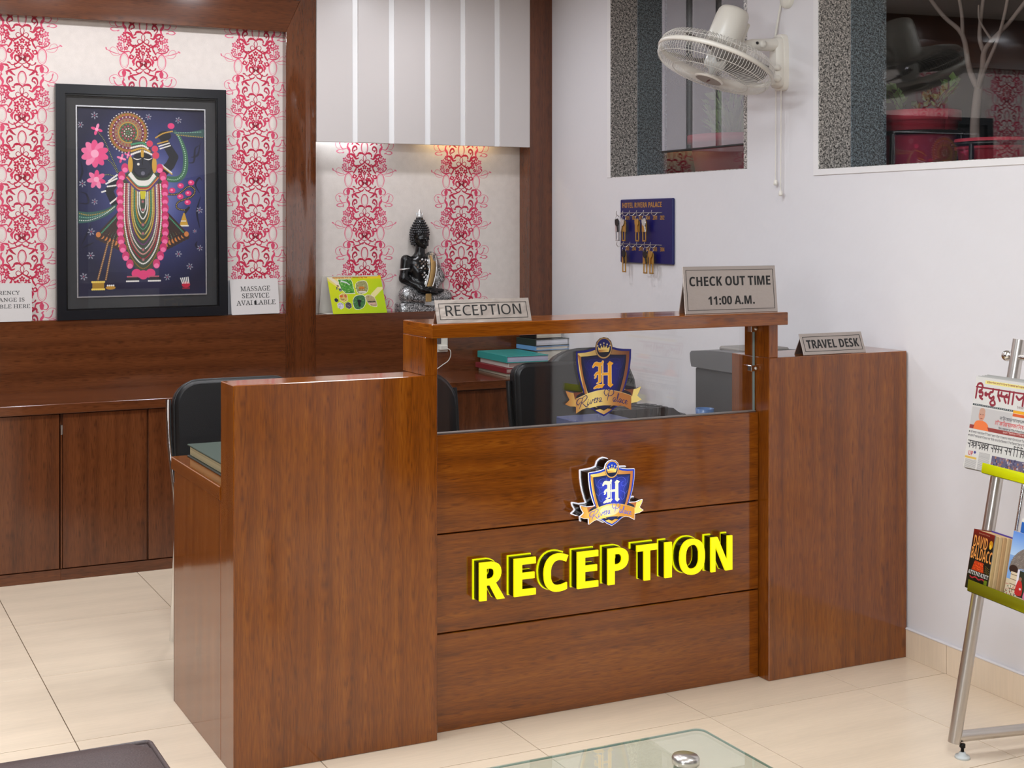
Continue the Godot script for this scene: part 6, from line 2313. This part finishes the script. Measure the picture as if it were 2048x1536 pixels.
func build_rack():
	var t = thing("magazine_rack", "stainless steel tube magazine rack with yellow-green trays by the white wall", "rack", Vector3(2.992, 0, -2.743), deg_to_rad(-100))
	var zy := func(y: float) -> float: return 0.02 - 0.1904 * (y - 0.054)
	for x in [0.0, 0.46]:
		var m := MB.new()
		m.tube([Vector3(x, 0.04, zy.call(0.04)), Vector3(x, 1.172, zy.call(1.172))], 0.0172, 20)
		put(m.done(), "front_post", M.steel, t)
		var r := MB.new()
		r.tube([Vector3(x, 0.056, 0.02), Vector3(x, 0.056, -0.36)], 0.0155, 16)
		put(r.done(), "bottom_rail", M.steel, t)
		var b := MB.new()
		b.tube([Vector3(x, 0.056, -0.36), Vector3(x, 0.7, -0.28)], 0.0155, 16)
		put(b.done(), "rear_post", M.steel, t)
		for z in [0.005, -0.35]:
			var f := MB.new()
			f.lathe([Vector2(0, 0.04), Vector2(0.008, 0.04), Vector2(0.008, 0.03), Vector2(0.0045, 0.03), Vector2(0.0045, 0.014), Vector2(0.0, 0.014)], 14, Vector3(x + 0.012, 0, z))
			put(f.done(), "foot_stem", flat(Color(0.1, 0.09, 0.08), 0.4, 0.6), t)
			var d := MB.new()
			d.lathe([Vector2(0.0, 0.018), Vector2(0.008, 0.017), Vector2(0.011, 0.009), Vector2(0.019, 0.007), Vector2(0.021, 0.0), Vector2(0, 0.0)], 20, Vector3(x + 0.012, 0, z))
			put(d.done(), "foot_pad", flat(Color(0.78, 0.8, 0.8), 0.35), t)
	for x in [0.096, 0.36]:
		var m := MB.new()
		m.tube([Vector3(x, 0.46, zy.call(0.46) - 0.01), Vector3(x, 1.1, zy.call(1.1) - 0.01)], 0.0055, 10)
		put(m.done(), "thin_rod", M.chrome, t)
	var cr := MB.new()
	cr.tube([Vector3(-0.03, 1.123, zy.call(1.123)), Vector3(0.49, 1.123, zy.call(1.123))], 0.008, 12)
	put(cr.done(), "cross_rod", M.chrome, t)
	for x in [-0.037, 0.497]:
		var bl := MB.new()
		bl.ball(Vector3(x, 1.123, zy.call(1.123)), Vector3.ONE * 0.0165, 24)
		put(bl.done(), "ball_finial", M.chrome, t)
	# trays bent from tinted sheet: floor, front lip
	var lime := flat(Color(0.86, 0.88, 0.04), 0.12)
	lime.backlight_enabled = true
	lime.backlight = Color(0.3, 0.32, 0.0)
	var lime_dimmed := flat(Color(0.46, 0.45, 0.06), 0.15)  # same tinted sheet, its dark reflection put into the colour
	for q in [[0.477, lime if false else lime_dimmed, 0.032, 0.05], [0.8, lime, 0.028, 0.022]]:
		var y: float = q[0]
		var z: float = zy.call(y)
		var x0 := 0.045 if y < 0.6 else 0.025
		var lp := MB.new()
		lp.smooth = true
		var prof := [Vector3(0, 0.036, z - 0.012), Vector3(0, 0.004, z - 0.008), Vector3(0, 0.0, z + 0.0), Vector3(0, 0.0, z + 0.066), Vector3(0, 0.004, z + 0.074), Vector3(0, q[2] + 0.003, z + 0.07)]
		for i in prof.size() - 1:
			var a: Vector3 = prof[i] + Vector3(x0, y, 0)
			var b: Vector3 = prof[i + 1] + Vector3(x0, y, 0)
			var w := Vector3(0.48, 0, 0)
			var d := (b - a).normalized()
			var n := Vector3(0, -d.z, d.y) * 0.0015
			lp.face([a + n, a + n + w, b + n + w, b + n], n)
			lp.face([a - n, a - n + w, b - n + w, b - n], -n)
			for e in [[Vector3.ZERO, -1.0], [w, 1.0]]:
				lp.face([a + n + e[0], b + n + e[0], b - n + e[0], a - n + e[0]], Vector3(e[1], 0, 0))
			if i == prof.size() - 2:
				lp.face([b + n, b + n + w, b - n + w, b - n], d)
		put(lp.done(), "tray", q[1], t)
	# what the trays hold
	var RX := Transform3D(Basis(Y, deg_to_rad(-100)), Vector3(2.992, 0, -2.743))
	var lean := atan(0.1904)
	var hold := func(o: Node3D, x: float, y: float, off: float):
		o.transform = RX * Transform3D(Basis(Vector3.RIGHT, -lean), Vector3(x, y, zy.call(y) + off))
	var np = thing("newspaper", "folded Hindi newspaper with dark red masthead in the upper tray", "newspaper")
	hold.call(np, -0.1, 0.803, 0.031)
	var m := MB.new()
	m.card(Vector3(0.002, -0.008, 0.0085), Vector3(0.32, 0.0, 0.0085), Vector3(0.32, 0.262, 0.0085), Vector3(-0.003, 0.258, 0.0085), Vector3(0, 0, 1))
	put(m.done(), "front_page", printed(news_tex(), 0.8), np)
	for k in 5:
		var pg := MB.new()
		var dx := -0.003 + (0.006 if k > 1 else 0.0) * k
		var dy := 0.0 + k * 0.0025
		pg.prism(PackedVector2Array([Vector2(0.002 - dx * 0.3, -0.008 - k * 0.0012), Vector2(0.32, 0.0), Vector2(0.32, 0.262 + dy), Vector2(0.002 + dx, 0.258 + dy)]), 0.0066 - k * 0.0035, 0.0082 - k * 0.0035)
		put(pg.done(), "sheets", flat(Color(0.72 - k * 0.02, 0.71 - k * 0.02, 0.69 - k * 0.02), 0.85), np)
	var bk = thing("paperback", "thick paperback with black and orange cover, pages fanned, lower tray", "book")
	hold.call(bk, 0.024, 0.48, 0.045)
	var c := MB.new()
	c.card(Vector3(0, 0, 0.0225), Vector3(0.088, 0, 0.0225), Vector3(0.085, 0.165, 0.0225), Vector3(0, 0.165, 0.0225), Vector3(0, 0, 1))
	put(c.done(), "front_print", printed(novel_tex(), 0.35), bk)
	put(spanmesh(Vector3(0, 0, 0.021), Vector3(0.087, 0.165, 0.0222), 0.0), "front_cover", flat(Color(0.5, 0.5, 0.45), 0.5), bk)
	put(spanmesh(Vector3(-0.001, 0, -0.036), Vector3(0.002, 0.165, 0.0222), 0.0), "spine", flat(Color(0.5, 0.14, 0.1), 0.4), bk)
	put(spanmesh(Vector3(0.0, 0.0, -0.037), Vector3(0.1, 0.167, -0.034), 0.0005), "back_cover", flat(Color(0.3, 0.22, 0.55), 0.4), bk)
	var cols := [Color(0.78, 0.66, 0.46), Color(0.8, 0.68, 0.5), Color(0.75, 0.6, 0.42), Color(0.8, 0.68, 0.5), Color(0.74, 0.6, 0.44)]
	for k in 5:
		var pg := MB.new()
		var z0 := 0.0205 - k * 0.011
		pg.prism(PackedVector2Array([Vector2(0.002, 0.002), Vector2(0.09 + k * 0.002, 0.002), Vector2(0.086 + k * 0.0025, 0.163), Vector2(0.002, 0.163)]), z0 - 0.0098, z0, 0.002)
		put(pg.done(), "pages", flat(cols[k], 0.85), bk)
	var bl = thing("brochure", "blue brochure standing behind the hut brochure, at the frame's right edge", "brochure")
	hold.call(bl, 0.152, 0.48, 0.022)
	put(spanmesh(Vector3(0, 0, 0), Vector3(0.16, 0.222, 0.004), 0.0005), "cover", flat(Color(0.14, 0.38, 0.7), 0.35), bl)
	put(spanmesh(Vector3(0.0, 0.214, 0.0002), Vector3(0.16, 0.224, 0.0042), 0.0), "white_edge", M.paper, bl)
	var br = thing("brochure", "brochure with a photo of a thatched hut in the lower tray", "brochure")
	hold.call(br, 0.142, 0.48, 0.034)
	var hm := MB.new()
	hm.card(Vector3(0, 0, 0.0042), Vector3(0.15, 0, 0.0042), Vector3(0.15, 0.188, 0.0042), Vector3(0, 0.188, 0.0042), Vector3(0, 0, 1))
	put(hm.done(), "print", printed(hut_tex(), 0.35), br)
	put(spanmesh(Vector3(0, 0, 0), Vector3(0.15, 0.188, 0.004), 0.0003), "pages", M.paper, br)

# ---- near the viewer
func build_foreground():
	var t = thing("coffee_table", "clear glass coffee table with round steel fixing, bottom edge of view", "table", Vector3(1.768, 0, -2.32))
	var green := pane(Color(0.55, 0.68, 0.6), 0.16)
	var o := PackedVector2Array()
	for c in [[0.0, 0.0, 0.0], [-1.0, 0.0, 1.0], [-1.0, 1.0, 2.0], [0.0, 1.0, 3.0]]:
		for k in 5:
			var a: float = (c[2] + k / 4.0) * PI / 2
			var x: float = -0.02 if c[0] == 0.0 else -1.08
			var z: float = -0.02 if c[1] == 0.0 else -0.68
			o.append(Vector2(x + cos(a) * 0.02, z + sin(a) * 0.02))
	var g := MB.new()
	g.xf = Transform3D(Basis(Vector3.RIGHT, -PI / 2), Vector3.ZERO)
	g.prism(o, 0.412, 0.42, 0.001)
	put(g.done(), "glass_top", green, t)
	var rim := MB.new()
	var rp := []
	for q in o:
		rp.append(Vector3(q.x, 0.416, -q.y))
	rim.tube(rp, 0.002, 6, true)
	put(rim.done(), "glass_edge", flat(Color(0.35, 0.42, 0.36), 0.15), t)
	for q in [[-0.146, 0.144], [-0.95, 0.144], [-0.146, 0.56], [-0.95, 0.56]]:
		var d := MB.new()
		d.lathe([Vector2(0.0, 0.436), Vector2(0.025, 0.435), Vector2(0.0275, 0.431), Vector2(0.0275, 0.42), Vector2(0, 0.42)], 36, Vector3(q[0], 0, q[1]))
		put(d.done(), "fixing_disc", M.steel, t)
		var l := MB.new()
		l.lathe([Vector2(0, 0.411), Vector2(0.024, 0.411), Vector2(0.02, 0.2), Vector2(0.026, 0.0), Vector2(0, 0)], 24, Vector3(q[0], 0, q[1]))
		put(l.done(), "leg", M.steel, t)
	# leather seat corner
	var s = thing("leather_ottoman", "dark brown leather ottoman with piped edge, bottom left corner", "ottoman", Vector3(0.2, 0, -2.33))
	var lth := flat(Color(0.3, 0.25, 0.245), 0.45)
	relief(0.06, 19, 1.6, Vector3(5, 5, 5), lth)
	lth.uv1_triplanar = true
	var top := MB.new()
	top.smooth = true
	var n := 18
	var hgt := func(i: int, j: int) -> Vector3:
		var u := float(i) / n * 2 - 1
		var v := float(j) / n * 2 - 1
		var e := pow(maxf(absf(u), absf(v)), 14)
		return Vector3(u * 0.45, 0.467 - 0.022 * e + 0.012 * (1 - u * u) * (1 - v * v), v * 0.33)
	for i in n:
		for j in n:
			top.face([hgt.call(i, j), hgt.call(i + 1, j), hgt.call(i + 1, j + 1), hgt.call(i, j + 1)], Vector3.UP)
	put(top.done(), "cushion", lth, s)
	put(spanmesh(Vector3(-0.447, 0.06, -0.327), Vector3(0.447, 0.447, 0.327), 0.012), "body", lth, s)
	var pp := MB.new()
	pp.tube([Vector3(-0.45, 0.445, -0.33), Vector3(0.44, 0.445, -0.33), Vector3(0.447, 0.445, -0.327), Vector3(0.45, 0.445, -0.32), Vector3(0.45, 0.445, 0.33), Vector3(-0.45, 0.445, 0.33)], 0.006, 8, true)
	put(pp.done(), "piping", lth, s)
	for q in [[-0.4, -0.28], [0.4, -0.28], [-0.4, 0.28], [0.4, 0.28]]:
		put(boxmesh(Vector3(q[0], 0.03, q[1]), Vector3(0.05, 0.06, 0.05), 0.003), "foot", M.black, s)

# ---- outside the windows, at night
func leafy(m: MB, at: Vector3, dir: Vector3, l: float, w: float):
	var side := dir.cross(Vector3(rng.randf_range(-1, 1), rng.randf_range(0.2, 1), rng.randf_range(-1, 1))).normalized() * w
	var n := side.cross(dir).normalized()
	var mid := at + dir * l * 0.5 + n * l * 0.08
	var tip := at + dir * l
	m.tri(at, mid + side, tip, n)
	m.tri(at, tip, mid - side, n)

func pot(label: String, s: float, y: float, out: float, r: float, h: float, mat: Material) -> Node3D:
	var t = thing("flower_pot", label, "flower pot", Vector3.ZERO, 0, "pink-red pots outside the windows")
	wallmount(t, s, y, -out)
	var m := MB.new()
	m.lathe([Vector2(0, 0.0), Vector2(r * 0.72, 0.0), Vector2(r * 0.93, h - 0.04), Vector2(r, h - 0.04), Vector2(r, h), Vector2(r * 0.9, h), Vector2(r * 0.86, h - 0.05), Vector2(0, h - 0.05)], 40)
	put(m.done(), "pot", mat, t)
	var so := MB.new()
	so.lathe([Vector2(r * 0.87, h - 0.03), Vector2(0, h - 0.02)], 24)
	put(so.done(), "soil", flat(Color(0.08, 0.06, 0.045), 0.9), t)
	return t

func ring_stand(label: String, s: float, y0: float, out: float, r: float, y: float):
	var t = thing("pot_stand", label, "pot stand", Vector3.ZERO, 0, "black ring stands of the pots")
	wallmount(t, s, y0, -out)
	var m := MB.new()
	m.tube(circle(r, y - y0, 40), 0.009, 8, true)
	put(m.done(), "ring", M.black, t)
	for k in 3:
		var a := TAU * k / 3 + 1.35
		var l := MB.new()
		l.tube([Vector3(cos(a) * r, y - y0, sin(a) * r), Vector3(cos(a) * r * 1.02, 0.0, sin(a) * r * 1.02)], 0.009, 8)
		put(l.done(), "leg", M.black, t)

func build_outside():
	var lg := structure("ground_outside")
	lg.transform = W
	var g := MB.new()
	wbox(g, -3.2, 2.5, 1.5, 1.6, 0.33, 2.2)
	put(g.done(), "slab", flat(Color(0.4, 0.38, 0.36), 0.9), lg)
	var wl := structure("wall_outside")
	wl.transform = W
	var gw := MB.new()
	wbox(gw, -3.2, 2.5, 1.5, 4.0, 2.2, 2.3)
	put(gw.done(), "fence", flat(Color(0.12, 0.12, 0.125), 0.8), wl)
	var mp := flat(Color(0.74, 0.24, 0.3), 0.5)
	pot("large pink-red pot with small leafy plant in the right window's corner", -0.565, 1.6, 0.56, 0.165, 0.355, mp)
	pot("pink-red pot holding the bare branching tree", -0.215, 1.6, 0.6, 0.135, 0.226, mp)
	pot("wide pink-red pot with grassy plant in the left window", -1.86, 1.6, 0.62, 0.24, 0.345, mp)
	ring_stand("black ring stand round the leafy plant's pot", -0.565, 1.6, 0.56, 0.162, 1.865)
	ring_stand("black ring stand round the bare tree's pot", -0.215, 1.6, 0.6, 0.138, 1.805)
	rng.seed = 61
	var leaf := flat(Color(0.36, 0.5, 0.22), 0.45)
	leaf.backlight_enabled = true
	leaf.backlight = Color(0.12, 0.2, 0.05)
	# leafy plant: wiry stems, round leaves
	var p1 = thing("potted_plant", "small plant with round green leaves on wiry stems", "plant")
	wallmount(p1, -0.565, 1.93, -0.56)
	var st := MB.new()
	var lf := MB.new()
	for k in 22:
		var a := rng.randf() * TAU
		var d := Vector3(cos(a) * rng.randf_range(0.2, 0.8), 1, sin(a) * 0.6).normalized()
		var l := rng.randf_range(0.07, 0.17)
		var b := Vector3(cos(a) * 0.06, 0, sin(a) * 0.06)
		st.tube([b, b + d * l * 0.6, b + d * l + Vector3(d.x * 0.03, -0.01, 0)], 0.0016, 5)
		for j in 5:
			leafy(lf, b + d * l * (0.5 + j * 0.12), (d + Vector3(rng.randf_range(-1, 1), rng.randf_range(-0.3, 0.6), rng.randf_range(-1, 1))).normalized(), rng.randf_range(0.02, 0.045), rng.randf_range(0.008, 0.016))
	put(st.done(), "stem", flat(Color(0.2, 0.2, 0.1), 0.7), p1)
	tag(put(lf.done(), "foliage", leaf, p1), "", "", "", "stuff")
	# bare branching tree
	var tr = thing("bare_tree", "small leafless tree with forking grey-brown branches in the right window", "tree")
	wallmount(tr, 0, 0, -0.6)
	var bark := flat(Color(0.52, 0.47, 0.44), 0.8)
	for q in [[[-0.3, 1.79, 0, -0.304, 1.87, 0, -0.298, 1.95, 0, -0.286, 2.03, 0], 0.02, 0.015], [[-0.286, 2.02, 0, -0.33, 2.1, 0, -0.366, 2.24, 0, -0.44, 2.32, 0.02, -0.52, 2.41, 0.02, -0.56, 2.5, 0.03], 0.012, 0.006], [[-0.366, 2.24, 0, -0.37, 2.32, 0, -0.39, 2.42, 0, -0.4, 2.55, 0], 0.008, 0.005], [[-0.286, 2.02, 0, -0.265, 2.1, 0, -0.258, 2.16, 0, -0.22, 2.2, 0, -0.12, 2.25, 0.02, -0.03, 2.33, 0.02, 0.06, 2.4, 0.03], 0.012, 0.006], [[-0.258, 2.16, 0, -0.28, 2.22, 0, -0.27, 2.32, 0, -0.25, 2.42, 0, -0.23, 2.55, 0], 0.009, 0.005], [[-0.286, 2.02, 0, -0.23, 2.08, 0.03, -0.15, 2.2, 0.04, -0.1, 2.32, 0.05, -0.08, 2.45, 0.05, -0.06, 2.58, 0.05], 0.008, 0.004], [[-0.22, 2.2, 0, -0.26, 2.28, 0.02, -0.265, 2.34, 0.02], 0.005, 0.003]]:
		var pts := []
		for i in range(0, q[0].size(), 3):
			pts.append(Vector3(q[0][i], q[0][i + 1], q[0][i + 2]))
		pts = curve(pts, 4)
		var rr := []
		for i in pts.size():
			rr.append(lerpf(q[1], q[2], float(i) / (pts.size() - 1)))
		var m := MB.new()
		m.tube(pts, rr, 8)
		put(m.done(), "branch" if q[1] < 0.015 else "trunk", bark, tr)
	# grassy plant
	var leaf2 := flat(Color(0.56, 0.7, 0.4), 0.45)
	leaf2.backlight_enabled = true
	leaf2.backlight = Color(0.16, 0.22, 0.08)
	var p3 = thing("potted_plant", "bushy plant with thin pale grassy leaves in the left window", "plant")
	wallmount(p3, -1.86, 1.92, -0.62)
	var g3 := MB.new()
	for k in 240:
		var a := rng.randf() * TAU
		var d := Vector3(cos(a) * rng.randf_range(0.1, 0.9), 1, sin(a) * rng.randf_range(0.1, 0.6)).normalized()
		var b := Vector3(cos(a) * 0.1 * rng.randf(), 0, sin(a) * 0.1 * rng.randf())
		var l := rng.randf_range(0.12, 0.3)
		leafy(g3, b + d * l * rng.randf_range(0, 0.4), (d + Vector3(rng.randf_range(-0.5, 0.5), 0, rng.randf_range(-0.5, 0.5))).normalized(), l * 0.7, rng.randf_range(0.003, 0.009))
	for k in 60:
		var a := rng.randf() * TAU
		leafy(g3, Vector3(cos(a) * 0.2 * rng.randf(), rng.randf_range(0.02, 0.22), sin(a) * 0.12), Vector3(cos(a), 0.5, sin(a)).normalized(), 0.05, 0.018)
	tag(put(g3.done(), "foliage", leaf2, p3), "", "", "", "stuff")
